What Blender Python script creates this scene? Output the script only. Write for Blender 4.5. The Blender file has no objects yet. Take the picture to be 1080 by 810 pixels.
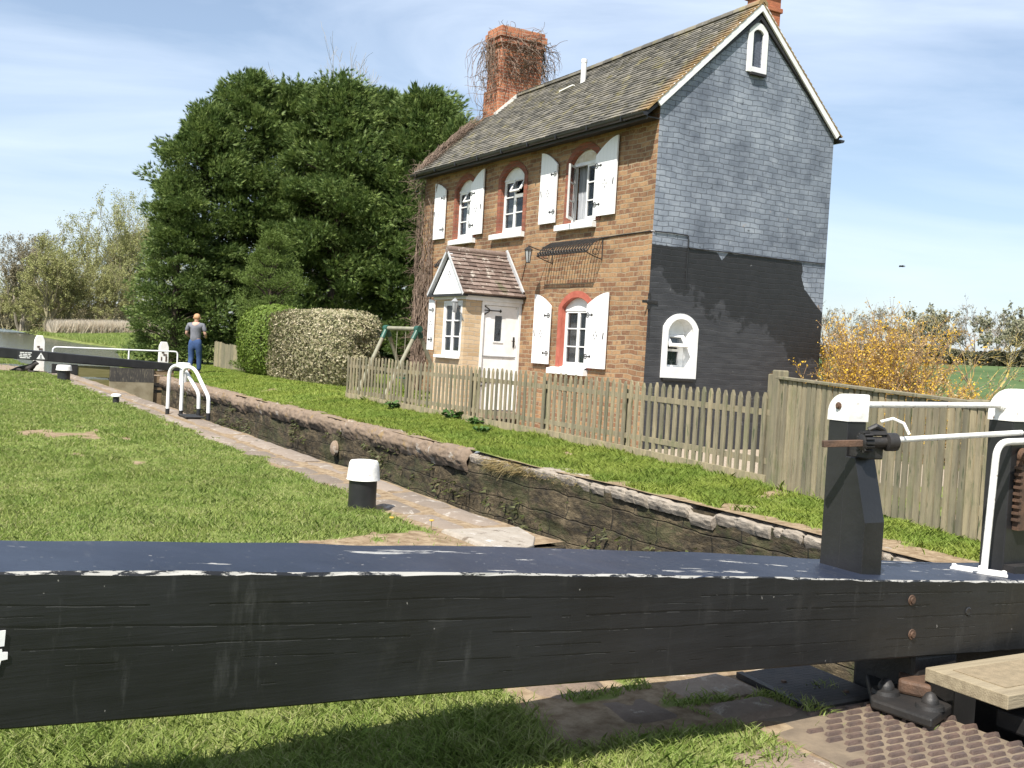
import bpy, bmesh, math, random
import numpy as np
from mathutils import Vector, Matrix
from mathutils.geometry import tessellate_polygon
random.seed(7); rng = np.random.default_rng(7)
scene = bpy.context.scene
COL = scene.collection
R = math.radians

# ------------------------------------------------------------------ camera
# world axes: Y runs along the lock towards the top gate, X from the towpath
# side towards the cottage, Z up; metres; the cottage's near corner is the origin.
EYE = Vector((-10.242, -13.568, 1.25))
PITCH, ROLL, YAW = 0.03179, 0.0573, 0.5236
def cam_axes():
    F = Vector((0, math.cos(PITCH), -math.sin(PITCH))); Rt = Vector((1, 0, 0)); D = F.cross(Rt)
    c, s = math.cos(ROLL), math.sin(ROLL)
    R2 = c*Rt - s*D; D2 = s*Rt + c*D
    rot = Matrix.Rotation(-YAW, 3, 'Z')
    return rot@F, rot@R2, rot@D2
AF, AR, AD = cam_axes()
cd = bpy.data.cameras.new('camera'); cam = bpy.data.objects.new('camera', cd); COL.objects.link(cam)
cd.sensor_width = 36; cd.lens = 36*1120/1080; cd.clip_start = .05; cd.clip_end = 5000
cam.matrix_world = Matrix(((AR.x, -AD.x, -AF.x, EYE.x), (AR.y, -AD.y, -AF.y, EYE.y), (AR.z, -AD.z, -AF.z, EYE.z), (0, 0, 0, 1)))
scene.camera = cam
def ray(x, y): return AF + AR*((x-540)/1120) + AD*((y-405)/1120)
def at(x, y, d):                     # the point seen at a pixel at a horizontal distance d from the eye
    r = ray(x, y); return EYE + r*(d/math.hypot(r.x, r.y))
def onz(x, y, z=0.):
    r = ray(x, y); return EYE + r*((z-EYE.z)/r.z)

# ------------------------------------------------------------------ light
scene.view_settings.view_transform = 'Standard'; scene.view_settings.look = 'None'
scene.view_settings.exposure = 0.78; scene.view_settings.gamma = 1; scene.view_settings.use_curve_mapping = False
SUN = Vector((-.62, -.43, 1.0)).normalized()
w = bpy.data.worlds.new('World'); scene.world = w; w.use_nodes = True
nt = w.node_tree; nt.nodes.clear()
def N(nt, t, **k):
    n = nt.nodes.new(t)
    for a, b in k.items():
        if a == 'inp':
            for i, v in b.items(): n.inputs[i].default_value = v
        else: setattr(n, a, b)
    return n
def link(nt, a, b): nt.links.new(a, b)
def math_(nt, op, a, b=None, c=None, clamp=False):
    n = N(nt, 'ShaderNodeMath', operation=op, use_clamp=clamp)
    for i, v in enumerate((a, b, c)):
        if v is None: continue
        if isinstance(v, (int, float)): n.inputs[i].default_value = v
        else: link(nt, v, n.inputs[i])
    return n.outputs[0]
def ramp(nt, fac, stops, interp='LINEAR'):
    n = N(nt, 'ShaderNodeValToRGB'); cr = n.color_ramp; cr.interpolation = interp
    while len(cr.elements) < len(stops): cr.elements.new(.5)
    for e, (p, c) in zip(cr.elements, stops):
        e.position = p; e.color = (*c, 1) if len(c) == 3 else c
    link(nt, fac, n.inputs[0]); return n.outputs[0]
def mixc(nt, fac, a, b, mode='MIX'):
    n = N(nt, 'ShaderNodeMix', data_type='RGBA', blend_type=mode)
    for s, v in ((0, fac), (6, a), (7, b)):
        if isinstance(v, (int, float)): n.inputs[s].default_value = v
        elif isinstance(v, tuple): n.inputs[s].default_value = (*v, 1) if len(v) == 3 else v
        else: link(nt, v, n.inputs[s])
    return n.outputs[2]
sky = N(nt, 'ShaderNodeTexSky', sky_type='NISHITA', sun_disc=False)
sky.sun_elevation = math.asin(SUN.z); sky.sun_rotation = math.atan2(SUN.x, SUN.y)
sky.air_density = 1.0; sky.dust_density = 1.2; sky.ozone_density = 1.5
tc = N(nt, 'ShaderNodeTexCoord'); mp = N(nt, 'ShaderNodeMapping'); link(nt, tc.outputs['Generated'], mp.inputs[0])
mp.inputs['Rotation'].default_value = (0, R(20), R(25)); mp.inputs['Scale'].default_value = (1.2, 1.5, 7.)
n1 = N(nt, 'ShaderNodeTexNoise', inp={'Scale': 1.6, 'Detail': 7., 'Roughness': .55, 'Distortion': .5}); link(nt, mp.outputs[0], n1.inputs['Vector'])
cl = ramp(nt, n1.outputs[0], [(.36, (0, 0, 0)), (.70, (1, 1, 1))])
cl = math_(nt, 'ADD', math_(nt, 'MULTIPLY', cl, .52), .15)
skyc = mixc(nt, cl, sky.outputs[0], (6.6, 7.4, 8.6))
bg = N(nt, 'ShaderNodeBackground', inp={'Strength': .092}); link(nt, skyc, bg.inputs[0])
wo = N(nt, 'ShaderNodeOutputWorld'); link(nt, bg.outputs[0], wo.inputs[0])
sl = bpy.data.lights.new('sun', 'SUN'); sl.energy = 5.0; sl.angle = R(.5); sl.color = (1, .95, .87)
so = bpy.data.objects.new('sun', sl); COL.objects.link(so); so.rotation_euler = SUN.to_track_quat('Z', 'Y').to_euler()
so.location = (0, 0, 40)

# ------------------------------------------------------------------ object helpers
def tag(o, label=None, cat=None, group=None, kind=None):
    for k, v in (('label', label), ('category', cat), ('group', group), ('kind', kind)):
        if v: o[k] = v
    return o
def thing(name, loc, label, cat, group=None, rotz=0):
    o = bpy.data.objects.new(name, None); COL.objects.link(o); o.location = loc; o.rotation_euler = (0, 0, rotz)
    o.empty_display_size = .1
    return tag(o, label, cat, group)
def wloc(o):
    v = Vector((0, 0, 0))
    while o: v = v + Vector(o.location); o = o.parent
    return v
class MB:
    def __init__(s): s.v = []; s.f = []
    def poly(s, pts, faces):
        b = len(s.v); s.v += [tuple(p) for p in pts]; s.f += [tuple(b+i for i in f) for f in faces]
    def hexa(s, p):                  # 8 corners: bottom 4 ccw, top 4 ccw
        s.poly(p, [(3, 2, 1, 0), (4, 5, 6, 7), (0, 1, 5, 4), (1, 2, 6, 5), (2, 3, 7, 6), (3, 0, 4, 7)])
    def box(s, x0, x1, y0, y1, z0, z1):
        s.hexa([(x0, y0, z0), (x1, y0, z0), (x1, y1, z0), (x0, y1, z0), (x0, y0, z1), (x1, y0, z1), (x1, y1, z1), (x0, y1, z1)])
    def obox(s, c, ax, ay, az, hx, hy, hz):
        c, ax, ay, az = map(Vector, (c, ax, ay, az))
        s.hexa([c+ax*hx*a+ay*hy*b+az*hz*d for d in (-1, 1) for a, b in ((-1, -1), (1, -1), (1, 1), (-1, 1))])
    def bar(s, a, b, wd, th, up=(0, 0, 1)):  # straight bar of section wd x th
        a, b = Vector(a), Vector(b); ax = (b-a).normalized(); u = Vector(up); sd = ax.cross(u)
        if sd.length < 1e-4: sd = ax.cross(Vector((1, 0, 0)))
        sd.normalize(); u = sd.cross(ax)
        s.obox((a+b)/2, ax, sd, u, (b-a).length/2, wd/2, th/2)
    def tube(s, pts, rad, n=8, cap=True):
        pts = [Vector(p) for p in pts]; m = len(pts)
        if isinstance(rad, (int, float)): rad = [rad]*m
        b = len(s.v); t0 = (pts[1]-pts[0]).normalized()
        u = t0.cross(Vector((0, 0, 1)));
        if u.length < .1: u = t0.cross(Vector((1, 0, 0)))
        u.normalize()
        for i, p in enumerate(pts):
            t = (pts[min(i+1, m-1)]-pts[max(i-1, 0)])
            if t.length < 1e-9: t = t0
            t.normalize(); u = (u-t*u.dot(t)); u.normalize(); v = t.cross(u)
            for k in range(n):
                a = 2*math.pi*k/n; s.v.append(tuple(p+(u*math.cos(a)+v*math.sin(a))*rad[i]))
        for i in range(m-1):
            for k in range(n):
                k2 = (k+1) % n
                s.f.append((b+i*n+k, b+i*n+k2, b+(i+1)*n+k2, b+(i+1)*n+k))
        if cap:
            s.f.append(tuple(b+k for k in reversed(range(n)))); s.f.append(tuple(b+(m-1)*n+k for k in range(n)))
    def lathe(s, c, prof, n=24, ax=(0, 0, 1)):  # prof: (radius, height) list
        c = Vector(c); ax = Vector(ax).normalized(); u = ax.orthogonal().normalized(); v = ax.cross(u); b = len(s.v)
        for r, h in prof:
            for k in range(n):
                a = 2*math.pi*k/n; s.v.append(tuple(c+ax*h+(u*math.cos(a)+v*math.sin(a))*r))
        for i in range(len(prof)-1):
            for k in range(n):
                k2 = (k+1) % n; s.f.append((b+i*n+k, b+i*n+k2, b+(i+1)*n+k2, b+(i+1)*n+k))
        s.f.append(tuple(b+k for k in reversed(range(n)))); s.f.append(tuple(b+(len(prof)-1)*n+k for k in range(n)))
    def prism(s, pts, off, holes=()):  # planar polygon with holes, extruded by the vector off
        off = Vector(off); loops = [[Vector(p) for p in pts]]+[[Vector(p) for p in h] for h in holes]
        tris = tessellate_polygon(loops); b = len(s.v); flat = [p for l in loops for p in l]; m = len(flat)
        s.v += [tuple(p) for p in flat]+[tuple(p+off) for p in flat]
        for t in tris: s.f.append(tuple(b+i for i in t)); s.f.append(tuple(b+m+i for i in reversed(t)))
        k = 0
        for l in loops:
            L = len(l)
            for i in range(L):
                j = (i+1) % L; s.f.append((b+k+i, b+k+j, b+m+k+j, b+m+k+i))
            k += L
    def build(s, name, m, parent=None, smooth=False, bevel=0, weld=True, off=None):
        org = wloc(parent) if parent else Vector((0, 0, 0))
        if off is not None: org = org+Vector(off)
        me = bpy.data.meshes.new(name); me.from_pydata([tuple(Vector(p)-org) for p in s.v], [], s.f); me.update()
        bm = bmesh.new(); bm.from_mesh(me); bmesh.ops.recalc_face_normals(bm, faces=bm.faces); bm.to_mesh(me); bm.free()
        if smooth:
            for p in me.polygons: p.use_smooth = True
            me.set_sharp_from_angle(angle=R(38))
        o = bpy.data.objects.new(name, me); COL.objects.link(o); o.parent = parent
        if off is not None: o.location = off
        me.materials.append(m)
        if bevel:
            b = o.modifiers.new('bevel', 'BEVEL'); b.width = bevel; b.segments = 2; b.limit_method = 'ANGLE'; b.angle_limit = R(35)
        return o
def np_obj(name, V, F, m, parent=None, attr=None):
    V = np.asarray(V, dtype=np.float32).reshape(-1, 3); F = np.asarray(F, dtype=np.int32); k = F.shape[1]
    org = wloc(parent) if parent else Vector((0, 0, 0)); V = V-np.array(org, dtype=np.float32)
    me = bpy.data.meshes.new(name); me.vertices.add(len(V)); me.vertices.foreach_set('co', V.ravel())
    me.loops.add(F.size); me.loops.foreach_set('vertex_index', F.ravel())
    me.polygons.add(len(F)); me.polygons.foreach_set('loop_start', np.arange(0, F.size, k, dtype=np.int32))
    me.polygons.foreach_set('loop_total', np.full(len(F), k, dtype=np.int32)); me.update(); me.validate()
    o = bpy.data.objects.new(name, me); COL.objects.link(o); o.parent = parent; me.materials.append(m); return o
def copy_tree(o, parent=None):
    c = o.copy(); COL.objects.link(c); c.parent = parent
    for ch in list(o.children): copy_tree(ch, c)
    return c
def vnoise(x, y, s=1., seed=0):       # smooth value noise, numpy arrays in, -1..1 out
    x = np.asarray(x, float)/s+seed*17.3; y = np.asarray(y, float)/s-seed*9.1
    xi = np.floor(x); yi = np.floor(y); fx = x-xi; fy = y-yi; fx = fx*fx*(3-2*fx); fy = fy*fy*(3-2*fy)
    h = lambda a, b: (np.sin(a*127.1+b*311.7+seed*74.7)*43758.5453) % 1.0
    return 2*((h(xi, yi)*(1-fx)+h(xi+1, yi)*fx)*(1-fy)+(h(xi, yi+1)*(1-fx)+h(xi+1, yi+1)*fx)*fy)-1

# ------------------------------------------------------------------ materials
def new_mat(name):
    m = bpy.data.materials.new(name); m.use_nodes = True; nt = m.node_tree; nt.nodes.clear()
    out = N(nt, 'ShaderNodeOutputMaterial'); b = N(nt, 'ShaderNodeBsdfPrincipled'); link(nt, b.outputs[0], out.inputs[0])
    return m, nt, b
def coords(nt, scale=(1, 1, 1), kind='Object'):
    t = N(nt, 'ShaderNodeTexCoord'); mp = N(nt, 'ShaderNodeMapping'); link(nt, t.outputs[kind], mp.inputs[0])
    mp.inputs['Scale'].default_value = scale; return mp.outputs[0]
def noise(nt, vec, scale, detail=4., rough=.55, dist=0.):
    n = N(nt, 'ShaderNodeTexNoise', inp={'Scale': scale, 'Detail': detail, 'Roughness': rough, 'Distortion': dist})
    link(nt, vec, n.inputs['Vector']); return n.outputs[0]
def bump(nt, b, h, strength=.3, dist=.01):
    n = N(nt, 'ShaderNodeBump', inp={'Strength': strength, 'Distance': dist}); link(nt, h, n.inputs['Height']); link(nt, n.outputs[0], b.inputs['Normal'])
def mat(name, c1, c2=None, scale=4., stretch=(1, 1, 1), rough=.7, spots=None, bmp=.2, bd=.01, metal=0., lo=.35, hi=.65, spec=None, spot_scale=9., spot_thr=.62):
    m, nt, b = new_mat(name); c2 = c2 or tuple(v*.75 for v in c1)
    v = coords(nt, stretch); n = noise(nt, v, scale, 6.)
    c = ramp(nt, n, [(lo, c1), (hi, c2)])
    if spots:
        n2 = noise(nt, v, spot_scale, 5., .6); k = ramp(nt, n2, [(spot_thr, (0, 0, 0)), (spot_thr+.05, (1, 1, 1))]); c = mixc(nt, k, c, spots)
    link(nt, c, b.inputs['Base Color']); b.inputs['Roughness'].default_value = rough; b.inputs['Metallic'].default_value = metal
    if spec is not None: b.inputs['Specular IOR Level'].default_value = spec
    if bmp: bump(nt, b, noise(nt, v, scale*6, 4.), bmp, bd)
    return m
def leafmat(name, cols, rough=.6, trans=.25, patch=None, pscale=.6, spec=.3):
    m, nt, b = new_mat(name); g = N(nt, 'ShaderNodeNewGeometry')
    st = [(i/(len(cols)-1), c) for i, c in enumerate(cols)]
    c = ramp(nt, g.outputs['Random Per Island'], st)
    if patch:
        k = ramp(nt, noise(nt, coords(nt), pscale, 3.), [(.42, (0, 0, 0)), (.62, (1, 1, 1))]); c = mixc(nt, k, c, mixc(nt, 1.0, c, patch, 'MULTIPLY'))
    link(nt, c, b.inputs['Base Color']); b.inputs['Roughness'].default_value = rough; b.inputs['Specular IOR Level'].default_value = spec
    if trans:
        t = N(nt, 'ShaderNodeBsdfTranslucent'); link(nt, c, t.inputs[0]); mx = N(nt, 'ShaderNodeMixShader', inp={0: trans})
        link(nt, b.outputs[0], mx.inputs[1]); link(nt, t.outputs[0], mx.inputs[2])
        out = [n for n in nt.nodes if n.type == 'OUTPUT_MATERIAL'][0]; link(nt, mx.outputs[0], out.inputs[0])
    return m

def brick_mat(name, cols, mortar, bw=.25, rh=.085, ms=.009, rough=.85, dirt=None, b_strength=.6, paint=None):
    m, nt, b = new_mat(name); t = N(nt, 'ShaderNodeTexCoord'); s = N(nt, 'ShaderNodeSeparateXYZ'); link(nt, t.outputs['Object'], s.inputs[0])
    wob = noise(nt, t.outputs['Object'], 1.7, 3.); wob2 = noise(nt, t.outputs['Object'], 9., 2.)
    wv = math_(nt, 'ADD', math_(nt, 'MULTIPLY', math_(nt, 'SUBTRACT', wob, .5), .10), math_(nt, 'MULTIPLY', math_(nt, 'SUBTRACT', wob2, .5), .02))
    hx = math_(nt, 'ADD', math_(nt, 'ADD', s.outputs[0], s.outputs[1]), math_(nt, 'MULTIPLY', math_(nt, 'SUBTRACT', wob2, .5), .05))
    cv = N(nt, 'ShaderNodeCombineXYZ'); link(nt, hx, cv.inputs[0]); link(nt, math_(nt, 'ADD', s.outputs[2], wv), cv.inputs[1])
    bt = N(nt, 'ShaderNodeTexBrick', inp={'Scale': 1., 'Brick Width': bw, 'Row Height': rh, 'Mortar Size': ms, 'Mortar Smooth': .35, 'Bias': 0., 'Color1': (0, 0, 0, 1), 'Color2': (1, 1, 1, 1), 'Mortar': (.5, .5, .5, 1)})
    link(nt, cv.outputs[0], bt.inputs[0])
    r = math_(nt, 'ADD', math_(nt, 'MULTIPLY', bt.outputs[0], .55), math_(nt, 'MULTIPLY', noise(nt, t.outputs['Object'], 11., 8., .75), .62))
    c = ramp(nt, r, [(.12+i*.86/(len(cols)-1), k) for i, k in enumerate(cols)])
    mort = mixc(nt, noise(nt, t.outputs['Object'], 3., 4.), mortar, tuple(v*.6 for v in mortar))
    if not paint: c = mixc(nt, bt.outputs[1], c, mort)
    if dirt:
        k = ramp(nt, noise(nt, t.outputs['Object'], 1.1, 6.), [(.5, (0, 0, 0)), (.75, (1, 1, 1))]); c = mixc(nt, k, c, mixc(nt, 1., c, dirt, 'MULTIPLY'))
    hgt = math_(nt, 'ADD', math_(nt, 'SUBTRACT', 1., bt.outputs[1]), math_(nt, 'MULTIPLY', noise(nt, t.outputs['Object'], 40., 4.), .35))
    rgh = rough
    if paint: c, rgh = paint(nt, t, s, bt, c)
    link(nt, c, b.inputs['Base Color'])
    if isinstance(rgh, float): b.inputs['Roughness'].default_value = rgh
    else: link(nt, rgh, b.inputs['Roughness'])
    bump(nt, b, hgt, b_strength, .012); return m

def gable_paint(nt, t, s, bt, c):
    o = t.outputs['Object']; x, z = math_(nt, 'ADD', s.outputs[0], 1.9), s.outputs[2]
    blk = ramp(nt, math_(nt, 'ADD', math_(nt, 'MULTIPLY', bt.outputs[0], .16), math_(nt, 'MULTIPLY', noise(nt, o, 4., 8., .7), .92)), [(.3, (.135, .155, .190)), (.55, (.180, .203, .243)), (.8, (.26, .285, .325))])
    fade = ramp(nt, noise(nt, o, 1.3, 6., .65), [(.34, (.62, .63, .66)), (.5, (1.05, 1.05, 1.05)), (.66, (1.42, 1.40, 1.36))])
    up = mixc(nt, .9, blk, mixc(nt, 1., blk, fade, 'MULTIPLY'))
    up = mixc(nt, ramp(nt, noise(nt, o, 5.5, 7., .7), [(.63, (0, 0, 0)), (.70, (1, 1, 1))]), up, (.05, .055, .065))
    flake = math_(nt, 'MULTIPLY', ramp(nt, noise(nt, o, 3.1, 6., .62), [(.665, (0, 0, 0)), (.69, (1, 1, 1))]), math_(nt, 'LESS_THAN', z, 4.4))
    up = mixc(nt, flake, up, (.30, .235, .19))
    whit = ramp(nt, noise(nt, coords(nt, (1, 1, 3)), 2.3, 7., .75), [(.64, (0, 0, 0)), (.74, (1, 1, 1))])
    up = mixc(nt, math_(nt, 'MULTIPLY', whit, .6), up, (.36, .38, .40))
    up = mixc(nt, math_(nt, 'MULTIPLY', bt.outputs[1], .62), up, (.040, .046, .058))
    low = ramp(nt, noise(nt, coords(nt, (1, 1, 4)), 3.2, 6.), [(.4, (.030, .030, .034)), (.65, (.046, .046, .050))])
    fresh = ramp(nt, noise(nt, o, 6., 3.), [(.3, (.0125, .012, .013)), (.7, (.019, .0185, .020))])
    n3 = math_(nt, 'MULTIPLY', math_(nt, 'SUBTRACT', noise(nt, o, 2.2, 6., .6), .5), 1.7)
    zt = math_(nt, 'ADD', math_(nt, 'SUBTRACT', 2.55, math_(nt, 'MULTIPLY', x, .36)), n3)
    k = math_(nt, 'MULTIPLY', math_(nt, 'SUBTRACT', z, zt), 14., clamp=True); low = mixc(nt, k, low, fresh)
    low = mixc(nt, ramp(nt, noise(nt, o, 7., 5.), [(.70, (0, 0, 0)), (.73, (1, 1, 1))]), low, (.12, .12, .12))
    n4 = math_(nt, 'MULTIPLY', math_(nt, 'SUBTRACT', noise(nt, o, 7., 5., .6), .5), .16)
    step = N(nt, 'ShaderNodeMapRange', interpolation_type='SMOOTHSTEP', inp={1: 3.22, 2: 3.34, 3: 0., 4: .42}); link(nt, math_(nt, 'ADD', x, n4), step.inputs[0])
    step2 = N(nt, 'ShaderNodeMapRange', inp={1: 3.3, 2: 3.8, 3: 0., 4: .42}); link(nt, x, step2.inputs[0])
    dx = math_(nt, 'ABSOLUTE', math_(nt, 'SUBTRACT', x, 1.45)); notch = N(nt, 'ShaderNodeMapRange', inp={1: 0., 2: .13, 3: .14, 4: 0.}); link(nt, dx, notch.inputs[0])
    zl = math_(nt, 'SUBTRACT', math_(nt, 'SUBTRACT', 3.055, step.outputs[0]), math_(nt, 'ADD', step2.outputs[0], math_(nt, 'MAXIMUM', notch.outputs[0], 0.)))
    zl = math_(nt, 'ADD', zl, math_(nt, 'MULTIPLY', n4, .35))
    kk = math_(nt, 'MULTIPLY', math_(nt, 'SUBTRACT', z, zl), 60., clamp=True)
    col = mixc(nt, kk, low, up)
    return col, math_(nt, 'ADD', .48, math_(nt, 'MULTIPLY', kk, .02))
M = {}
M['brick'] = brick_mat('ironstone_brick', [(.08, .038, .024), (.19, .090, .045), (.25, .140, .070), (.36, .220, .110), (.15, .068, .036), (.42, .285, .155)], (.36, .29, .19), bw=.235, rh=.080, dirt=(.55, .52, .50))
M['gable'] = brick_mat('painted_gable_brick', [(1, 1, 1), (1, 1, 1)], (.1, .1, .1), bw=.215, rh=.088, ms=.0085, paint=gable_paint, b_strength=.5)
M['redbrick'] = brick_mat('red_brick', [(.12, .040, .025), (.22, .070, .040), (.30, .105, .06)], (.2, .12, .08), bw=.22, rh=.07, ms=.006)
M['paleb'] = brick_mat('pale_yellow_brick', [(.34, .235, .13), (.47, .345, .21), (.54, .42, .28)], (.50, .43, .33), bw=.23, rh=.078, ms=.007)
M['chim'] = brick_mat('chimney_brick', [(.12, .045, .03), (.30, .10, .05), (.44, .17, .08), (.30, .12, .07)], (.42, .33, .25), bw=.21, rh=.075, ms=.008, dirt=(.45, .42, .4))
M['white'] = mat('white_paint', (.78, .78, .77), (.66, .66, .64), 5., rough=.5, bmp=.08, spots=(.52, .51, .47), spot_scale=13., spot_thr=.66)
M['whiteworn'] = mat('worn_white_paint', (.80, .79, .76), (.70, .68, .62), 6., rough=.5, spots=(.22, .15, .10), spot_scale=30., spot_thr=.665, bmp=.3)
M['black'] = mat('black_paint', (.013, .013, .014), (.022, .022, .023), 5., rough=.38, bmp=.12, spots=(.06, .06, .06), spot_scale=30., spot_thr=.72)
M['iron'] = mat('black_iron', (.012, .012, .012), (.025, .022, .02), 12., rough=.55, bmp=.2)
M['rust'] = mat('rusty_iron', (.06, .035, .022), (.11, .06, .035), 20., rough=.7, bmp=.3)
M['glass'], nt_, b_ = new_mat('window_glass'); b_.inputs['Base Color'].default_value = (.02, .028, .034, 1); b_.inputs['Roughness'].default_value = .06; b_.inputs['Specular IOR Level'].default_value = .7
M['curtain'] = mat('net_curtain', (.42, .43, .45), (.26, .28, .31), 9., stretch=(1, 6, .3), rough=.9, bmp=0)
M['wood'] = mat('weathered_fence_wood', (.27, .235, .155), (.17, .15, .105), 3., stretch=(6, 6, .8), rough=.85, bmp=.4, spots=(.10, .11, .06), spot_scale=5., spot_thr=.6)
M['paleplank'] = mat('sawn_plank', (.34, .28, .17), (.24, .19, .11), 3., stretch=(1, 8, 8), rough=.8, bmp=.4)
M['soil'] = mat('bare_soil', (.22, .16, .10), (.14, .10, .06), 5., rough=.95, bmp=.6, bd=.02)

def wood_islands(m):                   # each board its own shade, greener towards its weathered patches
    nt = m.node_tree; b = [n for n in nt.nodes if n.type == 'BSDF_PRINCIPLED'][0]; src = b.inputs['Base Color'].links[0].from_socket; g = N(nt, 'ShaderNodeNewGeometry')
    r = ramp(nt, g.outputs['Random Per Island'], [(0, (.66, .68, .66)), (.5, (.98, .96, .92)), (1, (1.28, 1.22, 1.12))]); c = mixc(nt, 1., src, r, 'MULTIPLY')
    gr = ramp(nt, noise(nt, coords(nt, (2, 2, 1)), 2.6, 6., .7), [(.52, (0, 0, 0)), (.66, (1, 1, 1))]); link(nt, mixc(nt, math_(nt, 'MULTIPLY', gr, .5), c, (.12, .135, .06)), b.inputs['Base Color'])
wood_islands(M['wood'])
# ------------------------------------------------------------------ ground, lock basin, water
XN, XF = -6.42, -4.2                 # near and far faces of the lock chamber
YG, YL = 15.6, -11.2                 # top gate, bottom gate
def right_bank(y): return np.interp(y, [YG, 18, 22, 35, 48, 60, 75, 90, 106, 140, 220, 400], [-4.2, -4.2, -3.8, -1.8, 1.0, 3.6, 2.4, 2.6, 2.8, 4.5, 8, 20])
def left_bank(y): return np.interp(y, [YG, 20, 30, 60, 400], [-6.5, -7.4, -11, -15, -24])
FENCE = [(-2.82, 5.6), (-2.62, 2.), (-2.52, -1.6), (-2.62, -4.), (-2.78, -5.75)]
def fence_x(y): return np.interp(y, [p[1] for p in FENCE[::-1]], [p[0] for p in FENCE[::-1]])
def gz(x, y):
    x = np.asarray(x, float); y = np.asarray(y, float)
    z = .018*vnoise(x, y, 1.3, 1)+.012*vnoise(x, y, .5, 2)
    side = np.clip((x-XF-.35)/1.1, 0, 1)
    far = np.interp(y, [-12, -8, -5, 0, 6, 12, 25], [.02, .03, .07, .09, .17, .16, .10])
    z = z*np.where(x < XF, 1, .6)+np.where(x > XF, side*far, 0)
    z = np.where((x < XN) & (x > -7.15), z*.15-.015, z)
    yard = np.clip((x+2.45)/.5, 0, 1)*np.clip((9-x)/2, 0, 1)*np.clip((7.5-y)/2, 0, 1)*np.clip((y+9)/1.5, 0, 1); yard = yard*np.where(y < -5.7, np.clip((x+2.2)/.5, 0, 1), 1)
    z = z*(1-yard)+yard*(-.20+.01*vnoise(x, y, .4, 6))
    hill = np.clip(x-22, 0, None)*.0345*np.clip((x-10)/30, 0, 1); hill = np.where(x > 175, (175-22)*.0345+(x-175)*.005, hill)
    z = z+hill+np.where(np.hypot(x, y) > 60, .25*vnoise(x, y, 40, 3), 0)
    bank = np.where(y > 62, np.clip((x-right_bank(y))/6, 0, 1)*.35, 0)
    return z+bank
def sst(v, a, b): t = np.clip((v-a)/(b-a), 0, 1); return t*t*(3-2*t)
def bare_field(x, y):
    """1 where the turf is worn through to earth, 0 where grass grows"""
    x = np.asarray(x, float); y = np.asarray(y, float)
    near = x < -5.5
    b = sst(vnoise(x+.25*vnoise(x, y, .3, 38), y+.25*vnoise(y, x, .3, 39), .55, 40)+.5*vnoise(x, y, .15, 41), .76, .98)*(x < 4)*(y > -8.5)
    wob = .12*vnoise(x, y, .4, 60)+.08*vnoise(x, y, .13, 61)
    b = np.maximum(b, sst(x+wob+np.where(y < -5.6, .12, 0), -7.03, -6.93)*near)
    worn = sst(x-.3*vnoise(x, y, .8, 62), -8.3, -8.05)*sst(-(y-.2*vnoise(x, y, .5, 63)), 7.1, 7.25)*sst(y, -10.9, -10.75)*near
    b = np.maximum(b, worn*(1-.8*sst(vnoise(x, y, .28, 64), .55, .8)))
    z_near = (y < -9.) & near
    b = np.maximum(b, z_near*sst(vnoise(x+.2*vnoise(x, y, .2, 78), y+.2*vnoise(y, x, .17, 79), .33, 74)+.5*vnoise(x, y, .11, 75), .98, 1.2))
    b = np.maximum(b, near*sst(x-.05*vnoise(x, y, .15, 72), -7.74, -7.66)*sst(-y, 10.7, 10.8))
    b = np.maximum(b, near*sst(x, -8.2, -8.05)*sst(-x, 7.65, 7.75)*sst(-y, 11.1, 11.25)*sst(vnoise(x, y, .2, 76), -.5, -.1))
    b = np.maximum(b, near*sst(y+.5*vnoise(x, y, .7, 65), 15.3, 15.9)*sst(x, -8.8, -8.3)*sst(-y, -21.5, -20.5))
    for (xa, xb, ya, yb_) in ((-7.805, -7.765, -10.9, -9.9), (-7.8, -7.35, -10.655, -10.61), (-8.12, -7.8, -10.47, -10.43), (-7.345, -7.31, -10.9, -10.6)):
        b = np.where((x > xa-.02) & (x < xb+.02) & (y > ya) & (y < yb_+.02) & (vnoise(x, y, .12, 77) > -.45), .1, b)
    e = np.interp(y, [-12, -8.6, -7.2, -5.5, -2, 0, 6, 12, 16], [-3.72, -3.84, -4.0, -4.12, -4.14, -4.08, -4.05, -3.98, -3.98])+.12*vnoise(x, y, .35, 80)+.05*vnoise(x, y, .1, 83)
    b = np.maximum(b, (~near)*sst(-(x-e), -.02, .04)*(y < YG+2))
    return b
gxs = np.unique(np.round(np.concatenate([[-600, -300, -150, -90, -60, -45, -35, -28, -24, -20], np.arange(-18, -13, .5), np.arange(-13, -9, .12), np.arange(-9, -6.9, .07), [-6.9, XN], [XF], np.arange(-4.14, -3.4, .07), np.arange(-3.4, -2, .15), np.arange(-2, 8, .5), np.arange(8, 40, 2), np.arange(40, 200, 12), [220, 260, 320, 420, 600, 900, 1500]]), 3))
gys = np.unique(np.round(np.concatenate([[-400, -200, -100, -60, -40, -30, -22, -18, -16], np.arange(-15, -12, .15), np.arange(-12, -6.5, .07), np.arange(-6.5, -6, .1), [-7.75, YL], np.arange(-6, 16, .3), [YG], np.arange(16, 40, .6), np.arange(40, 130, 2), np.arange(130, 260, 4), np.arange(260, 300, 20), [340, 400, 500, 700, 1000, 1500]]), 3))
GX, GY = np.meshgrid(gxs, gys, indexing='ij'); GZ = gz(GX, GY)
wet = (GY > YG+.01) & (GY < 230) & (GX > left_bank(GY)) & (GX < right_bank(GY))
dist = np.minimum(right_bank(GY)-GX, GX-left_bank(GY))
GZ = np.where((GY > YG+2) & wet, np.maximum(-.9, -.02-np.clip(dist, 0, 3)*.5), GZ)
nx, ny = GX.shape; idx = np.arange(nx*ny).reshape(nx, ny)
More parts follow.
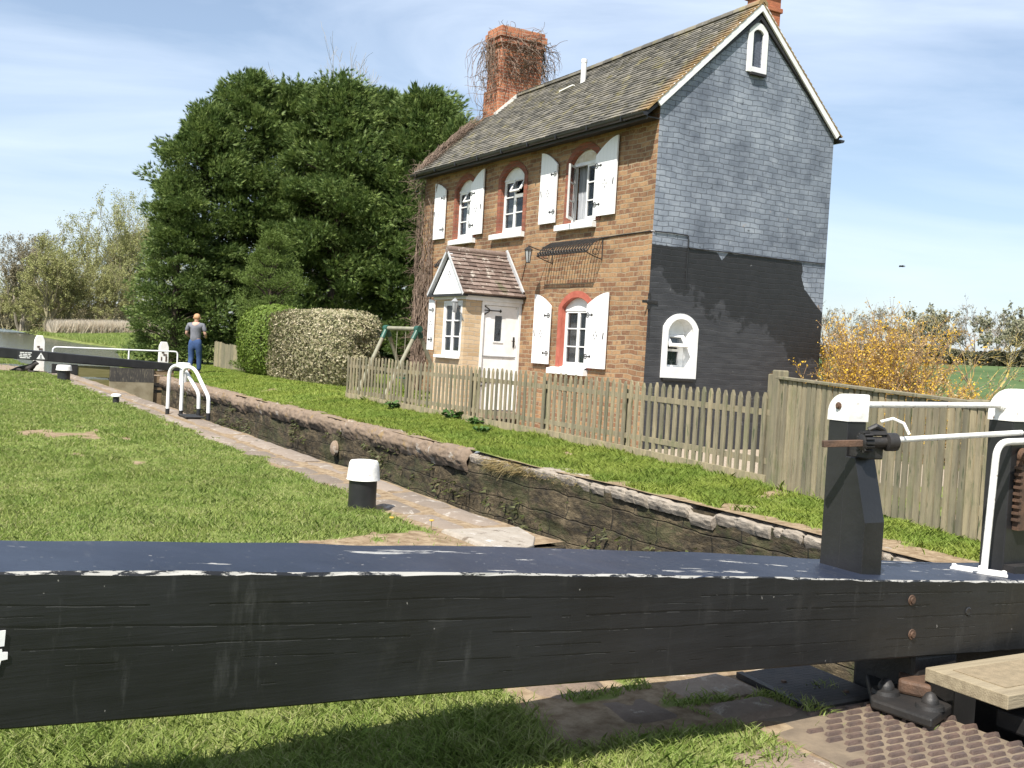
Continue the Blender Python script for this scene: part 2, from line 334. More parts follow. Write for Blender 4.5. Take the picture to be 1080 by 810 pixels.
cx = (GX[:-1, :-1]+GX[1:, 1:])/2; cy = (GY[:-1, :-1]+GY[1:, 1:])/2
hole = (cx > XN) & (cx < XF) & (cy > -60) & (cy < YG+2.1)
hole |= (cx > -6.9) & (cx < XN+.01) & (cy > -12.2) & (cy < -7.75)
hole |= (cx > -6.75) & (cx < -3.9) & (cy > YG) & (cy < YG+2.1)
hole |= (cx > -9) & (cx < 2) & (cy < -22)
q = ~hole; F4 = np.stack([idx[:-1, :-1][q], idx[1:, :-1][q], idx[1:, 1:][q], idx[:-1, 1:][q]], 1)

def ground_mat():
    m, nt, b = new_mat('turf_and_soil'); o = coords(nt)
    n1 = noise(nt, o, .8, 6., .6); n2 = noise(nt, o, 9., 6., .65); g = N(nt, 'ShaderNodeNewGeometry')
    grass = ramp(nt, math_(nt, 'ADD', math_(nt, 'MULTIPLY', n1, .5), math_(nt, 'MULTIPLY', n2, .5)), [(.36, (.09, .12, .03)), (.5, (.15, .18, .05)), (.64, (.23, .22, .10))])
    soil = ramp(nt, noise(nt, o, 12., 6., .7), [(.35, (.16, .11, .065)), (.6, (.30, .23, .15))])
    pn = noise(nt, o, 1.9, 4., .6); bare = ramp(nt, pn, [(.63, (0, 0, 0)), (.68, (1, 1, 1))])
    s = N(nt, 'ShaderNodeSeparateXYZ'); link(nt, o, s.inputs[0]); x, y = s.outputs[0], s.outputs[1]
    # worn earth at the near end of the lock, round the slabs
    wn = math_(nt, 'MULTIPLY', math_(nt, 'SUBTRACT', noise(nt, o, 1.4, 5.), .5), 1.6)
    a = math_(nt, 'GREATER_THAN', math_(nt, 'ADD', math_(nt, 'ADD', x, math_(nt, 'MULTIPLY', wn, .35)), 0.), -8.35)
    bb = math_(nt, 'LESS_THAN', math_(nt, 'ADD', y, math_(nt, 'MULTIPLY', wn, .4)), -7.25)
    e = math_(nt, 'LESS_THAN', x, -6.)
    worn = math_(nt, 'MULTIPLY', math_(nt, 'MULTIPLY', a, bb), e)
    at__ = N(nt, 'ShaderNodeAttribute', attribute_name='bare')
    strip = math_(nt, 'MULTIPLY', math_(nt, 'GREATER_THAN', math_(nt, 'ADD', x, math_(nt, 'MULTIPLY', wn, .12)), -7.08), e)
    bare2 = math_(nt, 'MULTIPLY', math_(nt, 'SUBTRACT', math_(nt, 'ADD', at__.outputs['Fac'], math_(nt, 'MULTIPLY', math_(nt, 'SUBTRACT', n2, .5), .5)), .35), 3.5, clamp=True)
    col = mixc(nt, bare2, grass, soil)
    # far end by the top gate: trodden earth
    c2 = math_(nt, 'MULTIPLY', math_(nt, 'MULTIPLY', math_(nt, 'GREATER_THAN', math_(nt, 'ADD', y, wn), 15.6), math_(nt, 'LESS_THAN', y, 21.)), math_(nt, 'MULTIPLY', e, math_(nt, 'GREATER_THAN', x, -9.)))
    c2 = math_(nt, 'MULTIPLY', c2, at__.outputs['Fac']); col = mixc(nt, c2, col, mixc(nt, .5, soil, (.26, .21, .17)))
    # cottage yard: gravel
    yd = math_(nt, 'MULTIPLY', math_(nt, 'MULTIPLY', math_(nt, 'GREATER_THAN', x, -2.6), math_(nt, 'LESS_THAN', math_(nt, 'ADD', x, wn), 3.9)), math_(nt, 'MULTIPLY', math_(nt, 'LESS_THAN', y, 8.), math_(nt, 'GREATER_THAN', math_(nt, 'ADD', y, wn), -4.6)))
    grav = ramp(nt, noise(nt, o, 45., 3., .8), [(.3, (.20, .15, .11)), (.5, (.34, .28, .21)), (.7, (.48, .42, .34))])
    col = mixc(nt, yd, col, grav)
    # the field beyond
    fld = math_(nt, 'GREATER_THAN', x, 12.); fc = ramp(nt, noise(nt, coords(nt, (1, .25, 1)), .12, 6., .6), [(.35, (.060, .100, .036)), (.65, (.095, .140, .055))])
    col = mixc(nt, fld, col, fc)
    link(nt, col, b.inputs['Base Color']); b.inputs['Roughness'].default_value = .95; b.inputs['Specular IOR Level'].default_value = .1
    bump(nt, b, n2, .8, .03); return m
M['ground'] = ground_mat()
g = np_obj('ground', np.stack([GX, GY, GZ], -1), F4, M['ground'])
at_b = g.data.attributes.new('bare', 'FLOAT', 'POINT'); at_b.data.foreach_set('value', bare_field(GX, GY).astype(np.float32).ravel()); tag(g, kind='structure')

def water_mat(name, c, rough, bs=.25, sc=6.):
    m, nt, b = new_mat(name); b.inputs['Base Color'].default_value = (*c, 1); b.inputs['Roughness'].default_value = rough; b.inputs['IOR'].default_value = 1.33
    b.inputs['Specular IOR Level'].default_value = .6
    bump(nt, b, noise(nt, coords(nt, (1, .35, 1)), sc, 3.), bs, .05); return m
def sheet(name, pts, z, m):
    mb = MB(); mb.poly([(x, y, z) for x, y in pts], [tuple(range(len(pts)))]); o = mb.build(name, m); return tag(o, kind='structure')
ys = [YG+.12, 18, 22, 35, 48, 60, 75, 90, 106, 140, 180, 220]
sheet('canal_water', [(float(left_bank(y))-1., y) for y in ys]+[(float(right_bank(y))+1., y) for y in reversed(ys)], -.17, water_mat('canal_water', (.075, .080, .065), .16, .9, 4.))
sheet('lock_water', [(XN-.6, -30), (XF+.3, -30), (XF+.3, YG-.1), (XN-.6, YG-.1)], -2.05, water_mat('lock_water', (.02, .022, .012), .05, .15, 6.))
sheet('basin_floor', [(-40, -120), (40, -120), (XF+.5, YG), (XN-.5, YG)], -3.2, M['soil'])

# ------------------------------------------------------------------ lock walls: rough, wet, mossy masonry
def wall_mat():
    m, nt, b = new_mat('wet_lock_masonry'); o = coords(nt, (1, 1, 1)); os = coords(nt, (1, .55, 1.3))
    n = math_(nt, 'ADD', math_(nt, 'MULTIPLY', noise(nt, os, 3.0, 10., .74, .5), .55), math_(nt, 'MULTIPLY', noise(nt, os, 13., 8., .75, .2), .45))
    c = ramp(nt, n, [(.37, (.008, .006, .003)), (.46, (.036, .027, .014)), (.53, (.085, .064, .034)), (.63, (.20, .155, .09))])
    mo = ramp(nt, noise(nt, os, 1.8, 10., .78), [(.50, (0, 0, 0)), (.56, (1, 1, 1))]); c = mixc(nt, math_(nt, 'MULTIPLY', mo, .60), c, (.042, .050, .013))
    t = N(nt, 'ShaderNodeTexCoord'); s = N(nt, 'ShaderNodeSeparateXYZ'); link(nt, t.outputs['Object'], s.inputs[0])
    wob = math_(nt, 'MULTIPLY', math_(nt, 'SUBTRACT', noise(nt, o, 1.2, 3.), .5), .14)
    cv = N(nt, 'ShaderNodeCombineXYZ'); link(nt, math_(nt, 'ADD', s.outputs[0], s.outputs[1]), cv.inputs[0]); link(nt, math_(nt, 'ADD', s.outputs[2], wob), cv.inputs[1])
    bt = N(nt, 'ShaderNodeTexBrick', inp={'Scale': 1., 'Brick Width': .75, 'Row Height': .23, 'Mortar Size': .010, 'Mortar Smooth': .9}); link(nt, cv.outputs[0], bt.inputs[0])
    c = mixc(nt, math_(nt, 'MULTIPLY', math_(nt, 'MULTIPLY', bt.outputs[1], noise(nt, o, 2., 4.)), .45, clamp=True), c, (.010, .008, .006))
    hi = ramp(nt, noise(nt, o, 4., 8., .8), [(.64, (0, 0, 0)), (.72, (1, 1, 1))]); c = mixc(nt, math_(nt, 'MULTIPLY', hi, .5), c, (.34, .29, .20))
    link(nt, c, b.inputs['Base Color']); b.inputs['Roughness'].default_value = .8
    h = math_(nt, 'SUBTRACT', noise(nt, os, 6., 8., .7), math_(nt, 'MULTIPLY', bt.outputs[1], .5)); bump(nt, b, h, 1., .07); return m
M['lockwall'] = wall_mat()
def rough_wall(name, p0, p1, z0, z1, nrm, m, parent, amp=.05, step=.07, seed=3):
    p0 = np.array(p0, float); p1 = np.array(p1, float); L = np.hypot(*(p1-p0)); nu = max(2, int(L/step)); nv = int((z1-z0)/step)
    U, W = np.meshgrid(np.linspace(0, 1, nu), np.linspace(z0, z1, nv), indexing='ij'); s = U*L
    d = amp*(.6*vnoise(s, W*2, .9, seed)+.5*vnoise(s, W*2.2, .33, seed+1)+.3*vnoise(s, W*1.4, .13, seed+2))
    crs = np.abs(((W+.03*vnoise(s, W, .8, seed+5)+4)/.2) % 1-.5); d = d-np.where((crs > .44) & (vnoise(s, W, .5, seed+8) > -.1), .010, 0)
    d = np.where(W > z1-.02, 0, d)
    X = p0[0]+(p1-p0)[0]*U+nrm[0]*d; Y = p0[1]+(p1-p0)[1]*U+nrm[1]*d
    id_ = np.arange(U.size).reshape(U.shape); F = np.stack([id_[:-1, :-1], id_[1:, :-1], id_[1:, 1:], id_[:-1, 1:]], -1).reshape(-1, 4)
    return np_obj(name, np.stack([X, Y, W], -1), F, m, parent)
def stone(mb, x0, x1, y0, y1, z0, z1, j=.02, dome=.0, seg=5, squish=None):
    """a worn block: subdivided top with rounded shoulders and noise"""
    nu, nv = 4, seg+1; sd = random.random()*50
    us = np.linspace(0, 1, nu+1); vs = np.linspace(0, 1, nv+1); b = len(mb.v)
    for i, u in enumerate(us):
        for k, v in enumerate(vs):
            x = x0+(x1-x0)*u; y = y0+(y1-y0)*v
            e = min(u, 1-u)*(x1-x0); f = min(v, 1-v)*(y1-y0); rr = .05
            z = z1-(.03 if e < rr*.4 else 0)-(.02 if f < rr*.4 else 0)+dome*math.sin(math.pi*u)
            z += j*float(vnoise(x+sd, y, .18, 4)); x += j*.7*float(vnoise(y+sd, x, .2, 5)) if i in (0, nu) else 0
            mb.v.append((x, y, z))
    W = nv+1
    for i in range(nu):
        for k in range(nv): mb.f.append((b+i*W+k, b+(i+1)*W+k, b+(i+1)*W+k+1, b+i*W+k+1))
    rim = [b+i*W for i in range(nu+1)]+[b+nu*W+k for k in range(1, W)]+[b+i*W+nv for i in range(nu-1, -1, -1)]+[b+k for k in range(nv-1, 0, -1)]
    b2 = len(mb.v)
    for r in rim: p = mb.v[r]; mb.v.append((p[0]+random.uniform(-1, 1)*j*.5, p[1], z0))
    n = len(rim)
    for i in range(n): mb.f.append((rim[i], b2+i, b2+(i+1) % n, rim[(i+1) % n]))
def stone_mat(name, cols, sp1, sp2, sc=3.):
    m, nt, b = new_mat(name); o = coords(nt); g = N(nt, 'ShaderNodeNewGeometry')
    c = ramp(nt, math_(nt, 'ADD', math_(nt, 'MULTIPLY', g.outputs['Random Per Island'], .45), math_(nt, 'MULTIPLY', noise(nt, o, sc, 8., .7), .6)), [(.2+i*.6/(len(cols)-1), k) for i, k in enumerate(cols)])
    c = mixc(nt, ramp(nt, noise(nt, o, 5., 8., .75), [(.56, (0, 0, 0)), (.62, (1, 1, 1))]), c, sp1)
    c = mixc(nt, ramp(nt, noise(nt, coords(nt, (1.3, 1, 1)), 2.1, 8., .7), [(.60, (0, 0, 0)), (.67, (1, 1, 1))]), c, sp2)
    link(nt, c, b.inputs['Base Color']); b.inputs['Roughness'].default_value = .9; bump(nt, b, noise(nt, o, 22., 6., .7), .7, .02); return m
M['copf'] = stone_mat('worn_brown_coping', [(.10, .075, .05), (.21, .155, .11), (.31, .24, .18)], (.22, .15, .07), (.46, .43, .38), 7.)
M['copn'] = stone_mat('grey_brown_coping', [(.15, .12, .092), (.215, .17, .13), (.27, .22, .175)], (.37, .33, .28), (.13, .11, .08), 8.)
M['slab'] = stone_mat('stone_slab', [(.12, .085, .06), (.22, .165, .12), (.31, .245, .18)], (.38, .33, .26), (.08, .06, .04), 9.)
M['white_lime'] = lime_mat() if False else stone_mat('chipped_pale_coping', [(.17, .14, .11), (.30, .26, .21), (.42, .38, .33)], (.14, .11, .08), (.62, .60, .57), 11.)

wallF = thing('lock_wall', (XF, 2, 0), 'mossy wet far wall of the lock chamber below the cottage garden', 'lock wall')
rough_wall('masonry', (XF, -14), (XF, YG+2.1), -2.6, -.04, (-1, 0), M['lockwall'], wallF, .040, .05)
def eroded_strip(name, y0, y1, prof, m, parent, amp, joint, jw, x_off, seed, step=.028, gap=0., smooth=True):
    """worn coping: a cross section swept along the wall head, pitted and broken at irregular joints"""
    r = np.random.default_rng(seed); ys_ = np.arange(y0, y1, step); js = [y0]
    while js[-1] < y1: js.append(js[-1]+r.uniform(*joint))
    js = np.array(js); dj = np.abs(ys_[:, None]-js[None, :]).min(1); bl = np.searchsorted(js, ys_); bz = r.uniform(-1, 1, len(js)+2)[bl]; bx = r.uniform(-1, 1, len(js)+2)[bl]; dead = r.random(len(js)+2)[bl] < gap
    P = np.array(prof); k = len(P); t = np.linspace(0, 1, 4, endpoint=False); pr = np.concatenate([P[i]+(P[i+1]-P[i])*t[:, None] for i in range(k-1)]+[P[-1:]]); K = len(pr)
    nj = np.exp(-(dj/jw)**2); X = x_off+pr[None, :, 0]+bx[:, None]*.018+0*ys_[:, None]; Z = pr[None, :, 1]+bz[:, None]*.008-nj[:, None]*.022-dead[:, None]*.05; Y = ys_[:, None]+0*X
    sy = (Y+seed*3.1); d = amp*(.7*vnoise(sy, X*1.5+Z*2+5, .16, seed)+.5*vnoise(sy, X*3+Z*3, .06, seed+1)+.9*vnoise(sy, Z, .55, seed+2)); X = X-np.where(pr[None, :, 0] < .12, np.abs(1.)*d, 0)+nj[:, None]*np.where(pr[None, :, 0] < .1, .03, 0); Z = Z+np.where(pr[None, :, 0] > -.06, d*.8, 0)
    id_ = np.arange(X.size).reshape(X.shape); F = np.stack([id_[:-1, :-1], id_[1:, :-1], id_[1:, 1:], id_[:-1, 1:]], -1).reshape(-1, 4); o = np_obj(name, np.stack([X, Y, Z], -1), F, m, parent)
    for p in o.data.polygons: p.use_smooth = smooth
    return o
eroded_strip('coping_stone', -2.2, YG+1.9, [(-.02, -.26), (-.055, -.20), (-.085, -.13), (-.08, -.06), (-.04, -.005), (.04, .02), (.16, .02), (.28, -.0), (.36, -.06)], M['copf'], wallF, .020, (.5, 1.2), .022, XF, 5, gap=.1)
eroded_strip('chipped_edge', -14., -2.2, [(.0, -.13), (-.02, -.09), (-.028, -.055), (-.02, -.03), (.03, -.018), (.10, -.012), (.20, -.008), (.30, -.01), (.42, -.05)], M['white_lime'], wallF, .012, (.12, .45), .011, XF, 8, gap=.08, smooth=False)
mb = MB(); mb.lathe((XF-.03, 2.3, -.46), [(.13, 0), (.12, .04), (.07, .07)], 10, (-1, 0, 0)); mb.build('patch_stone', M['copf'], wallF, smooth=True)

wallN = thing('lock_wall', (XN, 2, 0), 'wall of the lock chamber under the grey brown edging strip on the lawn side', 'lock wall')
rough_wall('masonry', (XN, -7.75), (XN, YG), -2.6, -.03, (1, 0), M['lockwall'], wallN, .04, .09, 11)
rough_wall('gate_recess', (-6.9, -12.2), (-6.9, -7.75), -2.6, -.02, (1, 0), M['lockwall'], wallN, .05, .05, 21)
mb = MB(); mb.box(-6.95, XN+.005, -7.77, -7.71, -2.6, -.02); mb.build('recess_end', M['lockwall'], wallN)
mb = MB(); mb.box(-6.9, XN+.06, -12.26, -12.18, -2.6, -.02); mb.build('recess_end', M['lockwall'], wallN)
rough_wall('masonry', (XN+.05, -40), (XN+.05, -12.2), -2.6, -.02, (1, 0), M['lockwall'], wallN, .04, .2, 31)
mb = MB(); y = -7.1
while y < YG:
    L = random.uniform(.7, 1.3); a = XN+.02; stone(mb, a-.30, a, y+.006, y+L-.006, -.16, .012+random.uniform(-.004, .006), .008)
    y += L
y = -7.1
while y < YG:
    L = random.uniform(.5, .9); stone(mb, XN-.62+random.uniform(-.04, .03), XN-.295, y+.006, y+L-.006, -.12, .004+random.uniform(-.006, .004), .008); y += L
mb.build('coping_stone', M['copn'], wallN, smooth=True)
# rounded end stone at the gate recess
mb = MB(); pts = [(-7.0, -7.98), (-6.84, -7.92), (-6.68, -7.80), (-6.50, -7.52), (-6.41, -7.14), (-7.02, -7.12)]
mb.prism([(x, y, -.16) for x, y in pts], (0, 0, .172)); mb.build('rounded_corner_stone', M['white_lime'], wallN, bevel=.03)
mb = MB()
for (x0, x1, y0, y1) in [(-7.5, -6.92, -9.2, -8.6), (-7.6, -6.92, -9.85, -9.22), (-7.15, -6.92, -10.38, -9.87), (-8.1, -7.62, -8.7, -8.1), (-7.6, -7.05, -8.58, -8.02), (-8.2, -7.65, -9.6, -8.9)]:
    stone(mb, x0, x1, y0, y1, -.1, .016+random.uniform(-.004, .008), .006)
o = mb.build('edge_paving', M['slab'], None, smooth=True); tag(o, kind='structure')
mb = MB()                            # flagstones under the beam
for (x0, x1, y0, y1) in [(-7.78, -7.26, -10.36, -9.9), (-7.76, -7.32, -10.62, -10.38), (-8.28, -7.80, -10.44, -10.0), (-8.12, -7.78, -10.76, -10.47), (-7.75, -7.34, -10.86, -10.645), (-8.0, -7.62, -11.32, -11.02), (-7.92, -7.6, -11.75, -11.36)]:
    stone(mb, x0+.01, x1-.01, y0+.01, y1-.01, -.1, .018+random.uniform(-.006, .008), .010)
o = mb.build('flagstone_paving', M['slab'], None, smooth=True); tag(o, kind='structure')
# apron of raised setts, and the earth bed under it
rnd0 = random.Random(9); mb = MB(); y = -12.6; row = 0
while y < -10.84:
    x = -7.62-.0+(.041 if row % 2 else 0)
    while x < -6.93:
        if not (x < -7.40 and y > -10.98) and not (x < -7.55 and y > -11.25):
            j = rnd0.uniform(-.002, .002); x1, y1 = x+.072, y+.022; mb.hexa([(x, y, .0), (x1, y, .0), (x1, y1, .0), (x, y1, .0), (x+.006, y+.005, .017+j), (x1-.006, y+.005, .017-j), (x1-.006, y1-.005, .017+j), (x+.006, y1-.005, .017)])
        x += .096
    y += .044; row += 1
M['sett'] = mat('blue_brown_sett', (.12, .08, .062), (.075, .055, .047), 14., rough=.6, bmp=.4, spots=(.17, .13, .10), spot_scale=22., spot_thr=.66)
o = mb.build('sett_paving', M['sett'], None, smooth=True); tag(o, kind='structure')
mb = MB(); mb.box(-7.64, -6.9, -12.7, -10.80, -.05, .006); M['bed'] = mat('brown_mortar_bed', (.20, .155, .105), (.13, .10, .07), 9., rough=.9, bmp=.5)
o = mb.build('sett_bed_paving', M['bed']); tag(o, kind='structure')
# steel chequer plate over the paddle pit
pl = thing('chequer_plate', (-7.0, -10.6, 0), 'dark steel chequer plate let into the ground under the balance beam', 'cover plate')
m, nt, b = new_mat('dark_chequer_steel'); o_ = coords(nt, (1, 1, 1)); vo = N(nt, 'ShaderNodeTexBrick', inp={'Scale': 1., 'Brick Width': .05, 'Row Height': .025, 'Mortar Size': .008, 'Mortar Smooth': .2}); link(nt, o_, vo.inputs[0])
link(nt, ramp(nt, noise(nt, o_, 8., 5.), [(.35, (.030, .028, .028)), (.65, (.06, .05, .042))]), b.inputs['Base Color']); b.inputs['Roughness'].default_value = .75
bump(nt, b, math_(nt, 'SUBTRACT', 1., vo.outputs[1]), .8, .01)
mb = MB(); mb.prism([(-7.262, -10.40, .0), (-7.306, -10.805, .0), (-6.93, -10.805, .0), (-6.915, -10.38, .0)], (0, 0, .012)); mb.build('plate', m, pl, bevel=.004)
mb = MB(); mb.bar((-7.285, -10.40, .004), (-7.328, -10.82, .004), .03, .024); mb.bar((-7.32, -10.825, .004), (-6.93, -10.825, .004), .03, .024); mb.build('frame', M['iron'], pl)
for p in ((-7.20, -10.56, .012), (-7.05, -10.74, .012)): mb = MB(); mb.lathe(p, [(.012, 0), (.010, .008)], 8); mb.build('bolt', M['rust'], pl)
# cast anchor block with two domed nuts
an = thing('gate_anchor', (-6.93, -10.95, .02), 'cast iron anchor plate with two domed nuts beside the sett apron', 'gate anchor')
mb = MB(); mb.prism([(-7.13, -10.93, .02), (-7.10, -11.17, .02), (-6.89, -11.09, .02), (-6.72, -10.74, .02), (-6.90, -10.70, .02)], (0, 0, .035)); mb.build('base_plate', M['iron'], an, bevel=.008)
mb = MB(); mb.prism([(-6.98, -10.92, .055), (-6.93, -11.03, .055), (-6.80, -10.90, .055), (-6.82, -10.79, .055)], (0, 0, .055)); mb.build('strap', M['rust'], an, bevel=.012)
for p in ((-7.02, -10.90), (-7.0, -11.08)):
    mb = MB(); mb.lathe((*p, .055), [(.052, 0), (.048, .014), (.03, .018), (.028, .034), (.026, .036), (.016, .052), (.004, .058)], 14); mb.build('domed_nut', M['iron'], an, smooth=True)
kb = thing('anchor_block', (-6.72, -11.3, .0), 'low dark timber block on the ground below the near edge of the plank', 'block')
mb = MB(); mb.box(-6.80, -6.5, -11.42, -11.20, .0, .07); mb.build('block', M['iron'], kb, bevel=.01)
# ------------------------------------------------------------------ bottom gate with its balance beam
def beam_mat(name, c1, c2, chip):
    m, nt, b = new_mat(name); o = coords(nt, (1.0, 1, 9)); oo = coords(nt); t = N(nt, 'ShaderNodeTexCoord'); s = N(nt, 'ShaderNodeSeparateXYZ'); link(nt, t.outputs['Normal'], s.inputs[0])
    n = noise(nt, o, 3., 8., .65, .3); c = ramp(nt, n, [(.3, c1), (.7, c2)])
    # long drying shakes: nearly straight lines that follow the grain and the slope of the beam
    so_ = N(nt, 'ShaderNodeSeparateXYZ'); link(nt, t.outputs['Object'], so_.inputs[0]); zz = math_(nt, 'ADD', so_.outputs[2], math_(nt, 'MULTIPLY', math_(nt, 'ADD', so_.outputs[0], 3.25), .0728))
    crk = None; edgeg = None
    for i_, (z_, a_, sc_, w_, thr) in enumerate([(.665, .050, .55, .0014, .46), (.615, .035, .8, .0018, .42), (.572, .045, .6, .0015, .44), (.535, .03, .7, .0011, .54), (.500, .04, .5, .0012, .52), (.64, .03, .9, .0009, .56), (.466, .02, .6, .0009, .55)]):
        mp_ = N(nt, 'ShaderNodeMapping'); link(nt, t.outputs['Object'], mp_.inputs[0]); mp_.inputs['Scale'].default_value = (1, 0, 0); mp_.inputs['Location'].default_value = (i_*7.3, i_*3.1, 0)
        nz = math_(nt, 'ADD', math_(nt, 'MULTIPLY', math_(nt, 'SUBTRACT', noise(nt, mp_.outputs[0], sc_, 3., .5), .5), a_), math_(nt, 'MULTIPLY', math_(nt, 'SUBTRACT', noise(nt, mp_.outputs[0], 9., 3., .6), .5), .006))
        d_ = math_(nt, 'SUBTRACT', math_(nt, 'SUBTRACT', zz, z_), nz); on = math_(nt, 'GREATER_THAN', noise(nt, mp_.outputs[0], 1.1+.3*i_, 3., .6), thr)
        wv_ = math_(nt, 'MULTIPLY', noise(nt, mp_.outputs[0], 5., 3.), w_*3.2); ck = math_(nt, 'MULTIPLY', math_(nt, 'LESS_THAN', math_(nt, 'ABSOLUTE', d_), wv_), on)
        eg = math_(nt, 'MULTIPLY', math_(nt, 'MULTIPLY', math_(nt, 'LESS_THAN', math_(nt, 'ABSOLUTE', math_(nt, 'ADD', d_, w_*1.9)), w_*.55), on), math_(nt, 'GREATER_THAN', noise(nt, oo, 16., 3.), .53))
        crk = ck if crk is None else math_(nt, 'MAXIMUM', crk, ck); edgeg = eg if edgeg is None else math_(nt, 'MAXIMUM', edgeg, eg)
    side_ = math_(nt, 'LESS_THAN', math_(nt, 'ABSOLUTE', s.outputs[2]), .5); crk = math_(nt, 'MULTIPLY', crk, side_); edgeg = math_(nt, 'MULTIPLY', edgeg, side_)
    c = mixc(nt, math_(nt, 'MULTIPLY', edgeg, .35), c, (.12, .12, .115))
    c = mixc(nt, crk, c, (.0015, .0015, .0015))
    mo_ = ramp(nt, noise(nt, coords(nt, (.8, 1, 1.6)), 1.6, 7., .65), [(.35, (.62, .62, .62)), (.68, (1.55, 1.55, 1.6))]); c = mixc(nt, 1., c, mo_, 'MULTIPLY')
    sm_ = ramp(nt, noise(nt, coords(nt, (2.2, 1, 1.2)), 3.2, 6., .7), [(.58, (0, 0, 0)), (.76, (1, 1, 1))]); c = mixc(nt, math_(nt, 'MULTIPLY', sm_, .4), c, (.045, .044, .042))
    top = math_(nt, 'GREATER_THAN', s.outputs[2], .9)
    blue = ramp(nt, n, [(.3, (.010, .015, .030)), (.7, (.022, .029, .050))]); c = mixc(nt, top, c, blue)  # sky reflection put into the colour of the upward face as navy
    # paint worn off: long chips on top, faint scuffs on the face
    ch = ramp(nt, noise(nt, coords(nt, (.42, 3.0, 3.)), 5., 7., .68), [(.63, (0, 0, 0)), (.64, (1, 1, 1))]); c = mixc(nt, math_(nt, 'MULTIPLY', math_(nt, 'MULTIPLY', ch, top), .9), c, chip)
    ch1 = ramp(nt, noise(nt, coords(nt, (1, 3.0, 3.)), 30., 3., .6), [(.70, (0, 0, 0)), (.72, (1, 1, 1))]); c = mixc(nt, math_(nt, 'MULTIPLY', math_(nt, 'MULTIPLY', ch1, top), .6), c, chip)
    sc = ramp(nt, noise(nt, coords(nt, (5, 1, .9)), 3., 7., .7), [(.60, (0, 0, 0)), (.80, (1, 1, 1))]); c = mixc(nt, math_(nt, 'MULTIPLY', sc, .30), c, (.13, .13, .125))
    edge_ = math_(nt, 'MULTIPLY', math_(nt, 'MULTIPLY', math_(nt, 'GREATER_THAN', s.outputs[2], .25), math_(nt, 'LESS_THAN', s.outputs[2], .93)), math_(nt, 'LESS_THAN', s.outputs[1], -.2))
    en = ramp(nt, noise(nt, coords(nt, (1, 5, 5)), 9., 7., .7), [(.47, (0, 0, 0)), (.50, (1, 1, 1))]); c = mixc(nt, math_(nt, 'MULTIPLY', edge_, en), c, (.36, .35, .32))
    sp = ramp(nt, noise(nt, oo, 40., 2., .5), [(.765, (0, 0, 0)), (.78, (1, 1, 1))]); c = mixc(nt, math_(nt, 'MULTIPLY', sp, .7), c, (.25, .24, .22))
    link(nt, c, b.inputs['Base Color']); link(nt, math_(nt, 'ADD', .30, math_(nt, 'MULTIPLY', noise(nt, oo, 3., 6., .7), .30)), b.inputs['Roughness'])
    g = noise(nt, coords(nt, (.8, 1, 14)), 9., 6., .6); h = math_(nt, 'SUBTRACT', math_(nt, 'MULTIPLY', g, .22), math_(nt, 'MULTIPLY', crk, 2.)); bump(nt, b, h, .4, .008); return m
M['beam'] = beam_mat('tarred_beam', (.0065, .0068, .0075), (.0125, .013, .014), (.40, .39, .36))
gate = thing('lock_gate', (-6.8, -11.0, 0), 'black bottom gate whose long balance beam crosses the whole foreground, with white rods and handrail', 'lock gate', 'gates of the lock')
# stations: x, z top, z bottom, y back
BS = [(-12.9, .92, .49, -10.76), (-11.2, .790, .425, -10.75), (-10.04, .719, .332, -10.738), (-9.646, .695, .325, -10.68), (-9.17, .668, .314, -10.64), (-8.6, .633, .305, -10.634), (-8.1, .602, .294, -10.67), (-7.80, .579, .287, -10.72), (-7.315, .543, .269, -10.80), (-7.0, .522, .256, -10.87), (-6.55, .490, .236, -10.90), (-5.6, .44, .20, -10.90), (-4.35, .40, .18, -10.90)]
YB = lambda x: -11.17+.07*(x+10.05); ZOFF = .010
BS = [(-12.9, .945, .61, -.38), (-10.05, .734, .412, -.365), (-9.657, .705, .385, -.38), (-9.177, .67, .357, -.395), (-8.576, .625, .317, -.41), (-7.711, .554, .257, -.41), (-7.158, .503, .222, -.40), (-6.243, .428, .155, -.38), (-4.35, .30, .03, -.36)]
mb = MB(); n = len(BS); c = .004; ring = []
for i in range(len(BS)-1):           # refine and roughen along the beam
    pass
xs = np.linspace(BS[0][0], BS[-1][0], 170); f_ = lambda k: np.interp(xs, [b[0] for b in BS], [b[k] for b in BS])
zt, zb, yb = f_(1), f_(2)-ZOFF, f_(3)
for i, x in enumerate(xs):
    j = lambda s: .0035*float(vnoise(x*1.0, s*3.3, .22, s)); k = lambda s: .004*abs(float(vnoise(x, s, .06, 30+s)))
    yf = YB(x); yb[i] = yf-yb[i]
    P_ = [(yf+j(1), zb[i]+c+k(1)), (yf+j(2), zt[i]-c-k(2)*1.5), (yf+c+k(3)*1.5, zt[i]+j(3)), (yb[i]-c, zt[i]+j(4)), (yb[i], zt[i]-c), (yb[i], zb[i]+c), (yb[i]-c, zb[i]), (yf+c, zb[i])]
    b0 = len(mb.v); mb.v += [(x, a, z) for a, z in P_]
    if i: mb.f += [(b0-8+q, b0-8+(q+1) % 8, b0+(q+1) % 8, b0+q) for q in range(8)]
mb.f += [tuple(range(8)), tuple(len(mb.v)-8+q for q in range(8))]
beam = mb.build('balance_beam', M['beam'], gate)
